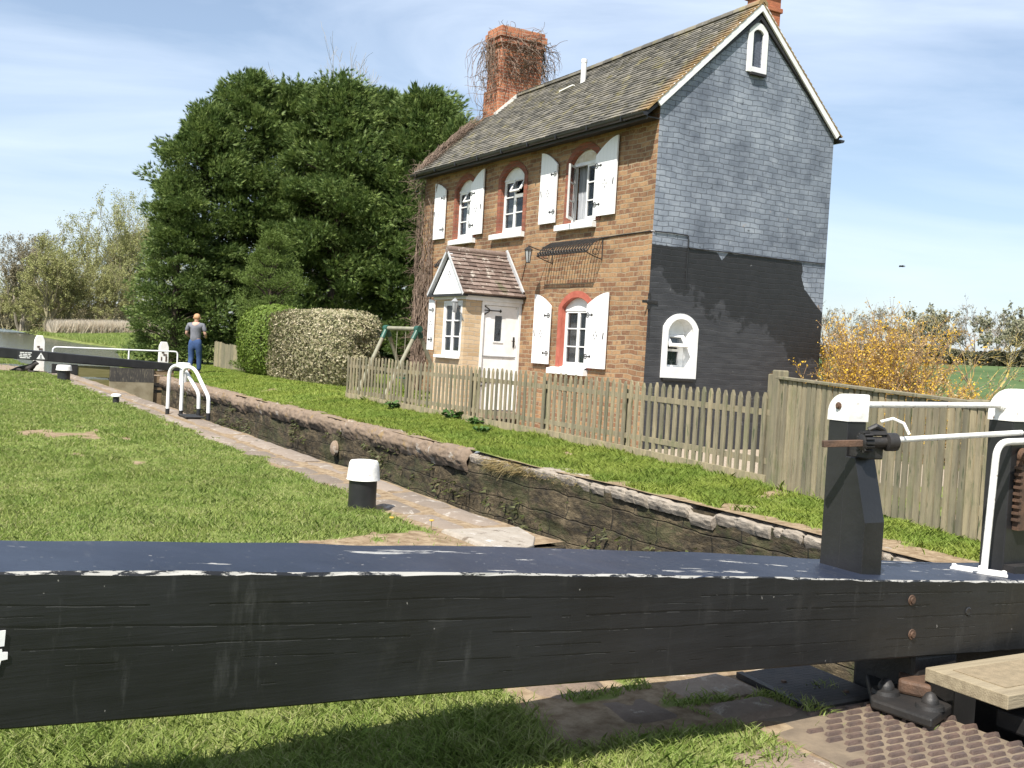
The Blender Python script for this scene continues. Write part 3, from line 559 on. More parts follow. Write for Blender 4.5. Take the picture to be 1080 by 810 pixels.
# stencilled white numeral, mostly beyond the picture's left edge
def onbeam(px_, py_):
    r = ray(px_, py_); n_ = Vector((-.07, 1, 0)); return EYE+r*((Vector((-10.05, -11.17, 0))-EYE).dot(n_)/r.dot(n_))
q4 = onbeam(6.5, 700); mb = MB()
def fl(pts): mb.prism([(q4.x+(x-x0)*.8-.012, YB(x)-.0065, z4+(z-z4)*.76-.012) for x, z in pts], (0, .003, 0))
x0 = q4.x-.015; z4 = q4.z+.004
fl([(x0-.005, z4+.105), (x0+.010, z4+.105), (x0+.008, z4+.062), (x0-.018, z4+.062), (x0-.07, z4+.062), (x0-.03, z4+.105)])
fl([(x0-.11, z4+.03), (x0-.08, z4+.054), (x0+.003, z4+.054), (x0+.004, z4+.046), (x0+.017, z4+.044), (x0+.017, z4+.025), (x0+.002, z4+.023), (x0-.004, z4-.005), (x0-.032, z4-.005), (x0-.028, z4+.024), (x0-.11, z4+.024)])
mb.build('painted_numeral', M['white'], beam)
for q in (onbeam(961.5, 633), onbeam(961.5, 669)): mb = MB(); mb.lathe((q.x, q.y+.002, q.z), [(.021, 0), (.019, .006), (.012, .006), (.011, .012)], 14, (0, -1, 0)); mb.build('bolt_head', M['rust'], beam, smooth=True)
mb = MB(); q = onbeam(1021, 645); mb.lathe((q.x, q.y-.001, q.z), [(.018, 0), (.014, .003), (.006, .002)], 10, (0, -1, 0)); mb.build('filled_bolt_hole', M['black'], beam)
# the leaf below, over the water
mb = MB(); mb.box(-6.66, -4.30, -10.86, -10.64, -2.9, .17); mb.build('gate_leaf', M['black'], gate, bevel=.01)
mb = MB(); mb.box(-6.89, -6.64, -10.92, -10.62, -2.9, .19); mb.build('heel_post', M['iron'], gate, bevel=.02)
# paddle post with sloping brace, white rounded cap
def arch_prof(y0, y1, z0, z1, n=12):
    r = (y1-y0)/2; cy_ = (y0+y1)/2
    return [(y0, z0), (y1, z0)]+[(cy_+r*math.cos(a), z1-r+r*math.sin(a)) for a in np.linspace(0, math.pi, n)]
def paddle_post(x0, x1, y0, y1, zb, zt, zc, r2=None):
    mb = MB(); mb.box(x0, x1, y0, y1, zb, zc); p = mb.build('paddle_post', M['black'], gate, bevel=.004)
    mb = MB(); r = (y1-y0)/2 if r2 is None else r2; y1b, y0b = y1+.004, y0-.004
    pts = [(x0-.004, y0b, zc), (x0-.004, y1b, zc), (x0-.004, y1b, zt-r)]
    R1 = r2 or .075; R0 = .008; pts = pts[:2]
    pts += [(x0-.004, y1b-R1+R1*math.cos(a), zt-R1+R1*math.sin(a)) for a in np.linspace(0, math.pi/2, 12)]
    pts += [(x0-.004, y0b+R0-R0*math.sin(a), zt-R0+R0*math.cos(a)) for a in np.linspace(0, math.pi/2, 5)]
    mb.prism(pts, (x1-x0+.008, 0, 0)); mb.build('white_cap', M['whiteworn'], p, smooth=True)
    return p
p1 = paddle_post(-7.15, -7.052, -10.752, -10.655, .45, 1.158, 1.055)
mb = MB(); mb.lathe((-7.155, -10.705, 1.111), [(.014, 0), (.014, .004), (.008, .005), (.008, .010)], 10, (-1, 0, 0)); mb.build('bolt_head', M['rust'], p1)
mb = MB(); mb.prism([(-7.155, -10.753, .45), (-7.155, -10.866, .45), (-7.155, -10.866, .690), (-7.155, -10.800, .925), (-7.155, -10.753, .925)], (.104, 0, 0)); mb.build('brace', M['black'], gate, bevel=.003)
p2 = paddle_post(-6.10, -5.85, -10.705, -10.587, .15, 1.208, 1.068, .105)
p2b = MB(); p2b.box(-6.099, -5.85, -10.76, -10.707, .41, .45); p2b.build('shoe', M['iron'], gate)
# tie rod, spindle with ratchet, rack
mb = MB(); mb.tube([(-7.06, -10.725, 1.118), (-6.102, -10.645, 1.133)], .0125, 14); o = mb.build('tie_rod', M['whiteworn'], gate, smooth=True)
mb = MB(); mb.lathe((-6.106, -10.645, 1.133), [(.026, 0), (.024, .006), (.019, .010), (.019, .014)], 14, (-1, 0, 0)); mb.build('flange', M['whiteworn'], o)
mb = MB(); mb.tube([(-7.03, -10.845, .994), (-6.07, -10.725, 1.022)], .0115, 14); mb.build('shaft', M['whiteworn'], gate, smooth=True)
mb = MB(); mb.bar((-7.30, -10.775, .972), (-7.14, -10.845, .984), .024, .024); mb.build('spindle_square', M['rust'], gate, bevel=.002)
ax = Vector((.95, -.28, .04)).normalized(); c0 = Vector((-7.165, -10.83, .985)); mb = MB()
mb.lathe(c0, [(.024, 0), (.030, .004), (.030, .040), (.020, .042), (.020, .10), (.034, .105), (.034, .145), (.022, .15), (.012, .16)], 18, ax); rt = mb.build('ratchet', M['iron'], gate, smooth=True)
mb = MB(); sd = ax.cross(Vector((0, 0, 1))).normalized(); up = sd.cross(ax)
for k in range(14):
    a = 2*math.pi*k/14; d = sd*math.cos(a)+up*math.sin(a); mb.obox(c0+ax*.02+d*.032, ax, d, ax.cross(d), .016, .007, .004)
mb.build('ratchet_tooth', M['iron'], rt)
mb = MB(); mb.obox(c0+ax*.06+Vector((0, 0, .035)), ax, (0, .3, 1), (0, 1, -.3), .035, .010, .012); mb.tube([c0+ax*.03+Vector((0, 0, .045)), c0+ax*.05+Vector((0, -.01, .06)), c0+ax*.09+Vector((0, 0, .045))], .011, 8); mb.build('pawl', M['iron'], gate, smooth=True)
mb = MB(); mb.obox((-7.10, -10.80, .95), (1, 0, 0), (0, 1, 0), (0, 0, 1), .038, .05, .028); mb.build('bearing_block', M['iron'], gate, bevel=.006)
mb = MB(); pts = [(-7.03, -10.80, 1.06), (-7.0, -10.83, 1.075), (-6.975, -10.86, 1.06), (-6.965, -10.88, 1.02)]; mb.tube(pts, .006, 8); mb.build('pawl_hook', M['whiteworn'], gate, smooth=True)
mb = MB(); mb.box(-6.06, -5.97, -10.735, -10.707, .60, .90); mb.lathe((-6.03, -10.71, .92), [(.035, 0), (.035, .03), (.018, .035), (.018, .045)], 14, (0, -1, 0))
for k in range(9): mb.box(-6.075, -6.055, -10.74, -10.71, .64+k*.028, .652+k*.028)
mb.build('paddle_rack', M['rust'], gate, smooth=True)
# white tubular handrail on its flange
def bend(a, b, c, r, n=8):
    a, b, c = map(Vector, (a, b, c)); u = (a-b).normalized(); v = (c-b).normalized(); p, q = b+u*r, b+v*r
    return [p*(1-t)**2+b*2*t*(1-t)+q*t*t for t in np.linspace(0, 1, n)]
f0 = (-6.31, -10.765, .44); tp = (-6.31, -10.785, .985); e0 = (-4.4, -10.70, 1.03)
mb = MB(); mb.tube([f0]+bend(f0, tp, e0, .07)+[e0], .0145, 14); mb.tube([(-5.2, -10.74, .36), (-5.2, -10.74, 1.0)], .0145, 12); hr = mb.build('handrail', M['whiteworn'], gate, smooth=True)
mb = MB(); mb.prism([(-6.395, -10.665, .435), (-6.33, -10.635, .435), (-6.23, -10.80, .435), (-6.285, -10.86, .435)], (0, 0, .013)); mb.build('flange_plate', M['whiteworn'], hr, bevel=.003)
for p in ((-6.36, -10.66), (-6.27, -10.83), (-6.345, -10.75), (-6.275, -10.725)): mb = MB(); mb.lathe((*p, .447), [(.012, 0), (.011, .009), (.004, .012)], 6); mb.build('flange_bolt', M['whiteworn'], hr)
# timber walkway plank
M['plank_top'] = mat('dry_plank_top', (.30, .25, .165), (.21, .17, .11), 4., stretch=(.6, 8, 8), rough=.85, bmp=.35)
wk = thing('walkway_board', (-5.8, -11.2, .1), 'pale sawn timber footboard in the lower right corner, just below the beam', 'footboard')
mb = MB(); mb.box(-6.93, -4.4, -11.335, -10.995, .12, .17)
for v in mb.v: pass
mb.build('board', M['plank_top'], wk, bevel=.003)
mb = MB(); mb.box(-6.86, -4.5, -11.275, -11.06, .1695, .1735); mb.build('grip_strip', mat('sanded_grip_strip', (.26, .205, .13), (.20, .16, .10), 30., rough=.95, bmp=.4), wk)
for xa in (-6.66, -4.8): mb = MB(); mb.box(xa, xa+.08, -11.30, -11.02, -.2, .12); mb.build('bracket', M['iron'], wk)

# ------------------------------------------------------------------ top gate
tg = thing('lock_gate', (-5.3, YG, 0), 'distant top gate with black beam, small white sign and low white handrail', 'lock gate', 'gates of the lock')
mb = MB(); mb.hexa([(-9.6, 15.45, .40), (-3.75, 15.45, .17), (-3.75, 15.72, .17), (-9.6, 15.72, .40), (-9.6, 15.45, .68), (-3.75, 15.45, .37), (-3.75, 15.72, .37), (-9.6, 15.72, .68)]); tb = mb.build('balance_beam', M['black'], tg, bevel=.02)
M['leaftop'] = mat('wet_black_gate_timber', (.035, .033, .030), (.07, .062, .05), 6., stretch=(6, 1, 1), rough=.6, spots=(.16, .14, .10), spot_scale=7., spot_thr=.58)
M['leafbot'] = mat('dried_silt_timber', (.20, .165, .10), (.30, .26, .17), 4., rough=.9)
M['olive'] = mat('algae_green_plank', (.13, .12, .035), (.17, .15, .06), 3., stretch=(1, 1, 8), rough=.7)
M['brownp'] = mat('wet_brown_plank', (.15, .10, .055), (.22, .16, .09), 5., stretch=(1, 1, 10), rough=.7)
mb = MB(); mb.box(-5.52, -4.42, 15.40, 15.62, -.15, .21); lf = mb.build('gate_leaf', M['leaftop'], tg)
mb = MB(); mb.box(-5.52, -4.42, 15.402, 15.60, -2.6, -.15); mb.build('lower_leaf', M['leafbot'], lf)
mb = MB(); mb.box(-6.3, -5.52, 15.50, 15.60, -.06, .22); mb.box(-6.3, -5.52, 15.50, 15.60, -2.6, -.12); mb.build('boarding', M['olive'], tg)
mb = MB(); mb.box(-4.42, -3.9, 15.48, 15.60, .06, .18); mb.box(-4.42, -3.9, 15.46, 15.60, -.15, .03); mb.box(-4.42, -3.9, 15.48, 15.6, -.34, -.28); mb.box(-4.42, -3.9, 15.48, 15.6, -2.6, -.42); mb.build('boarding', M['brownp'], tg)
mb = MB(); mb.box(-6.9, -6.3, 15.48, 15.62, -.1, .24); mb.build('heel_post', M['iron'], tg)
hrp = [(-6.86, 15.85, .30), (-6.86, 15.85, .66), (-3.74, 15.85, .69), (-3.74, 15.85, .22)]
mb = MB(); mb.tube([hrp[0]]+bend(hrp[0], hrp[1], hrp[2], .1)+bend(hrp[1], hrp[2], hrp[3], .1)+[hrp[3]], .022, 10); mb.tube([(-5.0, 15.85, .25), (-5.0, 15.85, .67)], .022, 10); mb.build('handrail', M['white'], tg, smooth=True)
sg = MB(); sx, sy = -7.33, 15.44
M['signblack'] = mat('sign_black', (.02, .02, .022), (.03, .03, .03), rough=.5, bmp=0)
def beam_z(x): return .54-(x+9.6)/5.85*.27
mb = MB(); mb.box(-7.72, -7.02, sy-.008, sy+.01, beam_z(-7.4)-.115, beam_z(-7.4)+.10); sgn = mb.build('sign_board', M['signblack'], tg)
mb = MB(); zc = beam_z(-7.4)
for r, (k, segs) in enumerate([(.055, [(-7.66, -7.56), (-7.545, -7.50), (-7.49, -7.39)]), (.012, [(-7.66, -7.61), (-7.595, -7.49), (-7.475, -7.42)]), (-.03, [(-7.68, -7.60), (-7.585, -7.47), (-7.455, -7.40)]), (-.072, [(-7.66, -7.52), (-7.505, -7.43)])]):
    for a, b_ in segs: mb.box(a, b_, sy-.012, sy-.009, zc+k-.011, zc+k+.014)
mb.prism([(-7.28, sy-.012, zc-.09), (-7.08, sy-.012, zc-.09), (-7.18, sy-.012, zc+.075)], (0, .003, 0)); mb.build('sign_lettering', M['white'], sgn)
mb = MB(); mb.box(-7.19, -7.17, sy-.016, sy-.013, zc-.05, zc+.02); mb.box(-7.21, -7.15, sy-.016, sy-.013, zc-.07, zc-.058); mb.build('sign_symbol', M['signblack'], sgn)
# white ground paddle stands either side of the top gate
for k, (x, y, zt_, lab) in enumerate([(-7.12, 16.45, .94, 'white painted paddle stand left of the top gate, beside the small sign'), (-3.98, 16.5, .94, 'white painted paddle stand right of the top gate, near the walking woman')]):
    if k == 0:
        st0 = thing('paddle_stand', (x, y, 0), lab, 'paddle stand', 'white paddle stands'); wd = .13
        mb = MB(); pr = [(-wd, 0), (wd, 0), (wd*.93, .80), (wd*.55, .93), (-wd*.55, .93), (-wd*.93, .80)]
        mb.prism([(x+a, y-.09, z) for a, z in pr], (0, .16, 0)); mb.build('stand', M['whiteworn'], st0, bevel=.012)
        mb = MB()
        for a, b_, c_, d_ in [(-.06, .0, .62, .66), (-.02, .07, .56, .6), (-.08, -.05, .42, .52), (.04, .08, .40, .54), (-.03, .03, .34, .37)]: mb.box(x+a, x+b_, y-.10, y-.088, c_, d_)
        mb.build('gear_slot', M['rust'], st0)
    else:
        s2 = copy_tree(st0); s2.location = (x, y, 0); s2['label'] = lab

# ------------------------------------------------------------------ bollards and ladder rails
def bollard(x, y, z, rb, rc, hb, hc, label, name='mooring_bollard'):
    t = thing(name, (x, y, z), label, 'bollard', 'bollards round the lock')
    mb = MB(); mb.lathe((x, y, z-.05), [(rb*1.02, 0), (rb*1.0, .06), (rb*.97, hb*.5), (rb*.97, hb+.05)], 28); mb.build('post', M['black'], t, smooth=True)
    mb = MB(); mb.lathe((x, y, z+hb), [(rb*1.05, -.004), (rc*1.02, .0), (rc, .012), (rc*.94, hc*.6), (rc*.90, hc*.86), (rc*.82, hc*.97), (rc*.6, hc)], 28); mb.build('cap', M['whiteworn'], t, smooth=True); return t
bollard(-7.22, -6.2, -.01, .107, .122, .235, .145, 'largest bollard, black with a white domed cap, on the grass edge behind the beam')
bollard(-7.03, 12.2, 0, .14, .17, .22, .12, 'black and white bollard on the lawn in front of the top gate beam')
t = thing('mooring_bollard', (-7.15, 4.73, 0), 'smallest bollard, a low iron mushroom with white top on the lawn', 'bollard', 'bollards round the lock')
mb = MB(); mb.lathe((-7.15, 4.73, 0), [(.09, -.02), (.085, .012), (.052, .02), (.05, .12)], 16); mb.build('post', M['iron'], t, smooth=True)
mb = MB(); mb.lathe((-7.15, 4.73, .12), [(.06, -.005), (.085, .004), (.08, .032), (.05, .045)], 16); mb.build('cap', M['white'], t, smooth=True)
t = thing('mooring_bollard', (-4.25, 12.8, 0), 'all white bollard seen just behind the ladder rails', 'bollard', 'bollards round the lock')
mb = MB(); mb.lathe((-4.25, 12.8, -.05), [(.10, 0), (.095, .42)], 16); mb.build('post', M['white'], t, smooth=True)
mb = MB(); mb.lathe((-4.25, 12.8, .37), [(.11, 0), (.165, .02), (.165, .08), (.13, .12)], 18); mb.build('cap', M['white'], t, smooth=True)
lr = thing('ladder_rail', (-6.55, 2.7, 0), 'pair of white curved tubular grab rails at the lock ladder', 'grab rails')
for (a, b_, zt_) in [((-6.72, 2.87, 0), (-6.40, 2.28, .05), .72), ((-6.60, 2.52, 0), (-6.40, 1.70, .03), .72)]:
    A, B = Vector(a), Vector(b_); C_ = A+Vector((0, 0, zt_)); d = (B-A); C2 = A+d*.42+Vector((0, 0, zt_)); C3 = A+d*.98+Vector((0, 0, .30))
    pts = [A]+bend(A, C_, C2, .17)+bend(C_, C2, C3, .15)+bend(C2, C3, B, .06)+[B]
    mb = MB(); mb.tube(pts, .027, 12); r_ = mb.build('grab_rail', M['white'], lr, smooth=True)
    mb = MB()
    for p in (A, B): mb.tube([p+Vector((0, 0, -.03)), p+Vector((0, 0, .075))], .031, 12)
    mb.build('black_foot', M['black'], r_, smooth=True)
mb = MB(); mb.box(-6.66, -6.40, 1.9, 2.45, .012, .03); mb.build('ladder_plate', M['iron'], lr)

# ------------------------------------------------------------------ fences
pf = thing('picket_fence', (-2.6, 0, 0), 'weathered picket fence with pointed pales between the cottage and the lock', 'fence')
ysp = []; y = FENCE[0][1]
rnd = random.Random(4)
posts_y = [5.5, 3.1, .9, -1.15, -3.1, -5.82]
for a, b_ in zip(posts_y[:-1], posts_y[1:]):
    mb = MB(); y = a-.02
    while y > b_+.07:
        x = float(fence_x(y)); z0 = float(gz(x, y))+.03; zt_ = .968+rnd.uniform(-.012, .012); w_ = .0285; t_ = rnd.uniform(-.004, .004)
        mb.prism([(x-.05, y-w_, z0), (x-.05, y+w_, z0), (x-.05+t_, y+w_+t_, zt_-.055), (x-.05+t_, y+t_+.008, zt_), (x-.05+t_, y+t_-.008, zt_), (x-.05+t_, y-w_+t_, zt_-.055)], (.018, 0, 0))
        y -= .131+rnd.uniform(-.006, .006)
    mb.build('picket_panel', M['wood'], pf)
    mb = MB()
    for z in (.30, .78): mb.bar((fence_x(a)-.012, a, z), (fence_x(b_)-.012, b_, z), .036, .06)
    mb.bar((fence_x(a)-.05, a, float(gz(fence_x(a), a))+.04), (fence_x(b_)-.05, b_, float(gz(fence_x(b_), b_))+.04), .03, .14); mb.build('rail', M['wood'], pf)
for y in posts_y[:-1]:
    x = float(fence_x(y)); mb = MB(); mb.box(x+.005, x+.075, y-.035, y+.035, -.1, .86); mb.build('post', M['wood'], pf, bevel=.004)
tf = thing('board_fence', (-3, -7, 0), 'tall close boarded fence with capping rail running right from the picket fence', 'fence')
A = Vector((-2.80, -5.90, 0)); B = Vector((-3.36, -9.25, 0)); L = (B-A).length; u = (B-A).normalized(); nn = Vector((u.y, -u.x, 0))
if nn.x > 0: nn = -nn
top = lambda s: 1.135-.031*s
mb = MB(); s_ = .06
while s_ < L:
    p = A+u*s_; j = rnd.uniform(-.006, .006); w_ = .029; o_ = nn*(.02+(j*.5)); z0 = float(gz(p.x, p.y))+.02
    q0, q1 = p-u*w_+o_, p+u*w_+o_
    mb.prism([(q0.x, q0.y, z0), (q1.x, q1.y, z0), (q1.x, q1.y, top(s_)-.02+j), (q0.x, q0.y, top(s_)-.02+j)], tuple(nn*.016)); s_ += .077+rnd.uniform(-.005, .006)
mb.build('board_panel', M['wood'], tf)
mb = MB()
for z in (.3, .68, .98): mb.bar(A+Vector((0, 0, z)), B+Vector((0, 0, z-.06)), .04, .07)
mb.build('rail', M['wood'], tf)
mb = MB(); mb.bar(A+Vector((0, 0, top(0)-.002))+nn*.01, B+Vector((0, 0, top(L)-.002))+nn*.01, .10, .026); mb.build('capping_rail', M['wood'], tf, bevel=.004)
for s_ in (0, 1.25, 2.5):
    p = A+u*s_-nn*(.0 if s_ == 0 else .06); h = 1.205 if s_ == 0 else 1.08; mb = MB(); mb.obox((p.x, p.y, h/2), u, nn, (0, 0, 1), .058, .058, h/2); mb.build('post', M['wood'], tf, bevel=.012)
    if s_ == 0:
        q = p-u*.13; mb = MB(); mb.obox((q.x+.02, q.y, .58), u, nn, (0, 0, 1), .04, .045, .58); mb.build('post', M['wood'], tf, bevel=.008)
bf = thing('small_fence', (-1.7, 18, 0), 'short grey fence panel between the walking woman and the clipped hedge', 'fence')
mb = MB(); P0, P1 = onz(226, 388, .1), onz(258, 394, .1)
for k in range(30):
    p = P0.lerp(P1, k/29.); mb.box(p.x-.01, p.x+.01, p.y-.07, p.y+.07, .02, .98-k*.004+rnd.uniform(-.02, .02))
mb.build('board_panel', M['wood'], bf)
mb = MB(); mb.bar(P0+Vector((.04, 0, .7)), P1+Vector((.04, 0, .7)), .04, .07); mb.bar(P0+Vector((.04, 0, .2)), P1+Vector((.04, 0, .2)), .04, .07); mb.build('rail', M['wood'], bf)

# ------------------------------------------------------------------ swing frame behind the picket fence
sw = thing('swing_frame', (-.3, 8.6, .15), 'childs swing frame of pale round poles with green corner brackets', 'swing frame')
M['pole'] = mat('pale_round_pole', (.27, .26, .19), (.19, .185, .135), 6., rough=.8); M['green'] = mat('green_bracket_metal', (.02, .075, .055), (.025, .10, .07), rough=.45)
T0, T1 = at(408, 346, 23.6), at(441, 347, 22.4)
dT = (T1-T0)
mb = MB(); mb.tube([T0, T1], .045, 10); mb.build('top_bar', M['pole'], sw, smooth=True)
for Tk, foot in ((T0, at(392, 381, 23.3)), (T1, at(421, 387, 22.1))):
    d = foot-Tk; F_ = Tk+d*((Tk.z-.1)/max(.1, Tk.z-foot.z)); mb = MB(); mb.tube([Tk, F_], .045, 10); mb.build('leg', M['pole'], sw, smooth=True)
    d2_ = Vector((-d.x, -d.y, d.z)); F2 = Tk+d2_*((Tk.z-.1)/max(.1, Tk.z-foot.z)); mb = MB(); mb.tube([Tk, F2], .045, 10); mb.build('leg', M['pole'], sw, smooth=True)
    mb = MB(); mb.tube([Tk+d.normalized()*.02, Tk+d.normalized()*.26], .056, 10); mb.tube([Tk+d2_.normalized()*.02, Tk+d2_.normalized()*.2], .056, 10); mb.lathe(Tk, [(.07, -.08), (.07, .08)], 10, dT); mb.build('bracket', M['green'], sw, smooth=True)
mb = MB()
for k in (.35, .62):
    p = T0.lerp(T1, k); mb.tube([p, p-Vector((0, 0, 1.05))], .008, 5)
mb.build('rope', M['pole'], sw)
mb = MB(); a, b_ = T0.lerp(T1, .3)-Vector((0, 0, 1.06)), T0.lerp(T1, .67)-Vector((0, 0, 1.06)); mb.bar(a, b_, .2, .03); mb.build('seat', M['green'], sw)
mb = MB(); mb.tube([T0+Vector((.05, -.05, -.95)), T0+dT*.9+Vector((.3, .4, -.98))], .045, 8); mb.build('cross_bar', M['pole'], sw, smooth=True)
# ------------------------------------------------------------------ the lock cottage
HL, HW, EZ, RZ, RX = 8.62, 3.82, 5.36, 7.20, 1.93     # length, width, eave, ridge height, ridge x
house = thing('brick_cottage', (1.9, 4.3, 0), 'two storey brick lock cottage with black painted gable, white shutters and porch', 'cottage')
ZB = -.5
class Side:
    """local wall coordinates: s along the wall, d outwards, z up"""
    def __init__(s, kind, off=0): s.k = kind; s.o = off
    def __call__(s, a, d, z):
        if s.k == 'front': return Vector((s.o-d, a, z))
        return Vector((a, s.o-d, z))     # faces -Y
    def vec(s, a, d, z): return s(a, d, z)-s(0, 0, 0)
FR = Side('front'); GB = Side('gable')
def arch(s0, s1, zb, zs, zc, n=10):      # opening outline: bottom corners, springing, crown
    w = (s1-s0)/2; h = zc-zs; r = (w*w+h*h)/(2*h); cy = zc-r; a0 = math.asin(min(1, w/r)); m = (s0+s1)/2
    return [(s0, zb), (s1, zb)]+[(m+r*math.sin(a), cy+r*math.cos(a)) for a in np.linspace(a0, -a0, n)]
W1 = arch(6.14, 7.00, 3.55, 4.60, 4.80); W2 = arch(4.13, 5.03, 3.55, 4.63, 4.82); W3 = arch(1.62, 2.52, 3.56, 4.63, 4.83); W4 = arch(1.62, 2.52, 1.00, 2.07, 2.24)
W0 = arch(6.14, 7.0, 1.0, 2.07, 2.24)
def wallpoly(S, outer, holes, depth, m, name, parent=None):
    mb = MB(); mb.prism([S(a, 0, z) for a, z in outer], S.vec(0, -depth, 0), [[S(a, 0, z) for a, z in h] for h in holes]); return mb.build(name, m, parent or house)
wallpoly(FR, [(0.006, ZB), (HL, ZB), (HL, EZ), (0.006, EZ)], [W1, W2, W3, W4, W0], .22, M['brick'], 'front_wall')
GW = arch(.405, .94, 1.12, 1.72, 1.92, 12); AW = arch(1.80, 2.04, 6.16, 6.62, 6.80, 12)
sl_ = (RZ-EZ)/RX
wallpoly(Side('gable', -.002), [(.003, ZB), (HW, ZB), (HW, EZ+.02), (RX, RZ-.02), (.003, EZ+.02)], [GW, AW], .22, M['gable'], 'gable_wall')
mb = MB(); mb.box(.22, HW-.002, HL-.2, HL+.0, ZB, EZ); mb.prism([(0, HL-.2, EZ), (HW, HL-.2, EZ), (RX, HL-.2, RZ-.03)], (0, .2, 0)); mb.box(HW-.22, HW-.002, .22, HL-.2, ZB, EZ); mb.build('rear_wall', M['brick'], house)
mb = MB(); mb.box(.23, HW-.23, .25, HL-.25, .02, .06); mb.box(.23, HW-.23, .25, HL-.25, 2.75, 2.9); mb.box(.23, HW-.23, .25, HL-.25, 5.0, 5.06); mb.box(1.2, 1.25, .25, HL-.25, .06, 5.0); mb.build('floor_boards', mat('dark_interior', (.05, .045, .04), (.03, .03, .03), rough=.9, bmp=0), house)
# stone plinth line and dark kerb at the gable foot
mb = MB(); mb.box(-.02, HW, -.035, -.004, ZB, .12); mb.build('plinth', mat('black_plinth', (.022, .022, .025), (.035, .035, .038), rough=.7), house)
# roof: real stepped plain tiles
def tile_mat():
    m, nt, b = new_mat('old_plain_tile'); g = N(nt, 'ShaderNodeNewGeometry'); o = coords(nt)
    r = math_(nt, 'ADD', math_(nt, 'MULTIPLY', g.outputs['Random Per Island'], .6), math_(nt, 'MULTIPLY', noise(nt, o, 1.2, 6.), .5))
    c = ramp(nt, r, [(.15, (.055, .052, .045)), (.45, (.105, .097, .082)), (.7, (.155, .142, .118)), (.95, (.21, .19, .155))])
    t = N(nt, 'ShaderNodeTexCoord'); s = N(nt, 'ShaderNodeSeparateXYZ'); link(nt, t.outputs['Object'], s.inputs[0])
    li = ramp(nt, noise(nt, o, 3.4, 8., .72), [(.54, (0, 0, 0)), (.66, (1, 1, 1))]); c = mixc(nt, math_(nt, 'MULTIPLY', li, .55), c, (.27, .23, .07))
    pt = ramp(nt, noise(nt, o, 11., 5., .7), [(.60, (0, 0, 0)), (.68, (1, 1, 1))]); c = mixc(nt, math_(nt, 'MULTIPLY', pt, .5), c, (.30, .29, .26))
    # orange lichen that grows along the open verge
    vg = N(nt, 'ShaderNodeMapRange', inp={1: -4.42, 2: -3.95, 3: 1., 4: 0.}); link(nt, s.outputs[1], vg.inputs[0])
    vk = math_(nt, 'MULTIPLY', math_(nt, 'MULTIPLY', vg.outputs[0], 1.05), noise(nt, o, 6., 5., .7), clamp=True); c = mixc(nt, vk, c, (.36, .20, .045))
    link(nt, c, b.inputs['Base Color']); b.inputs['Roughness'].default_value = .9; bump(nt, b, noise(nt, o, 30., 4.), .5, .01); return m
M['tile'] = tile_mat()
def tiled_slope(name, e0, up, along, nrm, n_course, n_tile, gauge, tw, m, parent, sag=None, th=.017):
    e0, up, along, nrm = Vector(e0), Vector(up).normalized(), Vector(along).normalized(), Vector(nrm).normalized(); V = []; F = []
    r = random.Random(3)
    for c in range(n_course):
        off = (tw/2 if c % 2 else 0)-tw/2
        for k in range(n_tile+1):
            a0 = max(0, off+k*tw+.003); a1 = min(n_tile*tw, off+(k+1)*tw-.003)
            if a1-a0 < .02: continue
            j = r.uniform(-.006, .006); t_ = r.uniform(-.004, .006); b = len(V)
            lo = c*gauge+j; hi = (c+1)*gauge+.02
            sg_ = (sag((a0+a1)/2, c/n_course) if sag else 0)
            for a in (a0, a1):
                for (q, h) in ((lo, .004), (lo, .004+th*1.7+t_), (hi, .004+th*.5), (hi, 0)):
                    V.append(e0+along*a+up*q+nrm*(h+sg_))
            F += [(b, b+4, b+5, b+1), (b+1, b+5, b+6, b+2), (b, b+1, b+2, b+3), (b+4, b+7, b+6, b+5), (b+3, b+2, b+6, b+7)]
    mb = MB(); mb.v = [tuple(v) for v in V]; mb.f = F; return mb.build(name, m, parent)
sag = lambda a, t: -.05*math.sin(math.pi*min(1, a/8.9))*t-.10*max(0, (a-3)/6)*t
ev = Vector((-.30, 0, EZ-.30*sl_)); upv = Vector((1, 0, sl_)).normalized(); L_ = (Vector((RX, 0, RZ))-ev).length
rf = tiled_slope('roof_slope', (ev.x, -.09, ev.z+.03), upv, (0, 1, 0), (-sl_, 0, 1), 30, 53, L_/30, .165, M['tile'], house, sag)
mb = MB(); mb.prism([(ev.x+.02, -.05, ev.z-.04), (RX, -.05, RZ-.24), (RX, -.05, RZ-.17), (ev.x+.02, -.05, ev.z+.02)], (0, 8.72, 0)); mb.build('roof_deck', M['iron'], rf)
bk = Vector((HW+.10, 0, EZ-.10*sl_)); L2 = (Vector((RX, 0, RZ))-bk).length
rb = tiled_slope('roof_slope', (bk.x, -.09, bk.z+.03), (-1, 0, sl_), (0, 1, 0), (sl_, 0, 1), 30, 53, L2/30, .165, M['tile'], house, sag)
mb = MB(); mb.prism([(bk.x-.02, -.05, bk.z-.04), (RX, -.05, RZ-.24), (RX, -.05, RZ-.17), (bk.x-.02, -.05, bk.z+.02)], (0, 8.72, 0)); mb.build('roof_deck', M['iron'], rb)
mb = MB(); y = -.08
while y < HL+.05:                    # ridge tiles
    z = RZ+.035-.05*math.sin(math.pi*y/8.9)-.10*max(0, (y-3)/6); n = 7
    pr = [(RX+.11*math.cos(a), z-.05+.10*math.sin(a)) for a in np.linspace(math.pi, 0, n)]
    mb.prism([(a, y, b_) for a, b_ in pr], (0, .31, 0)); y += .322
mb.build('ridge_tile', M['tile'], house, smooth=False)
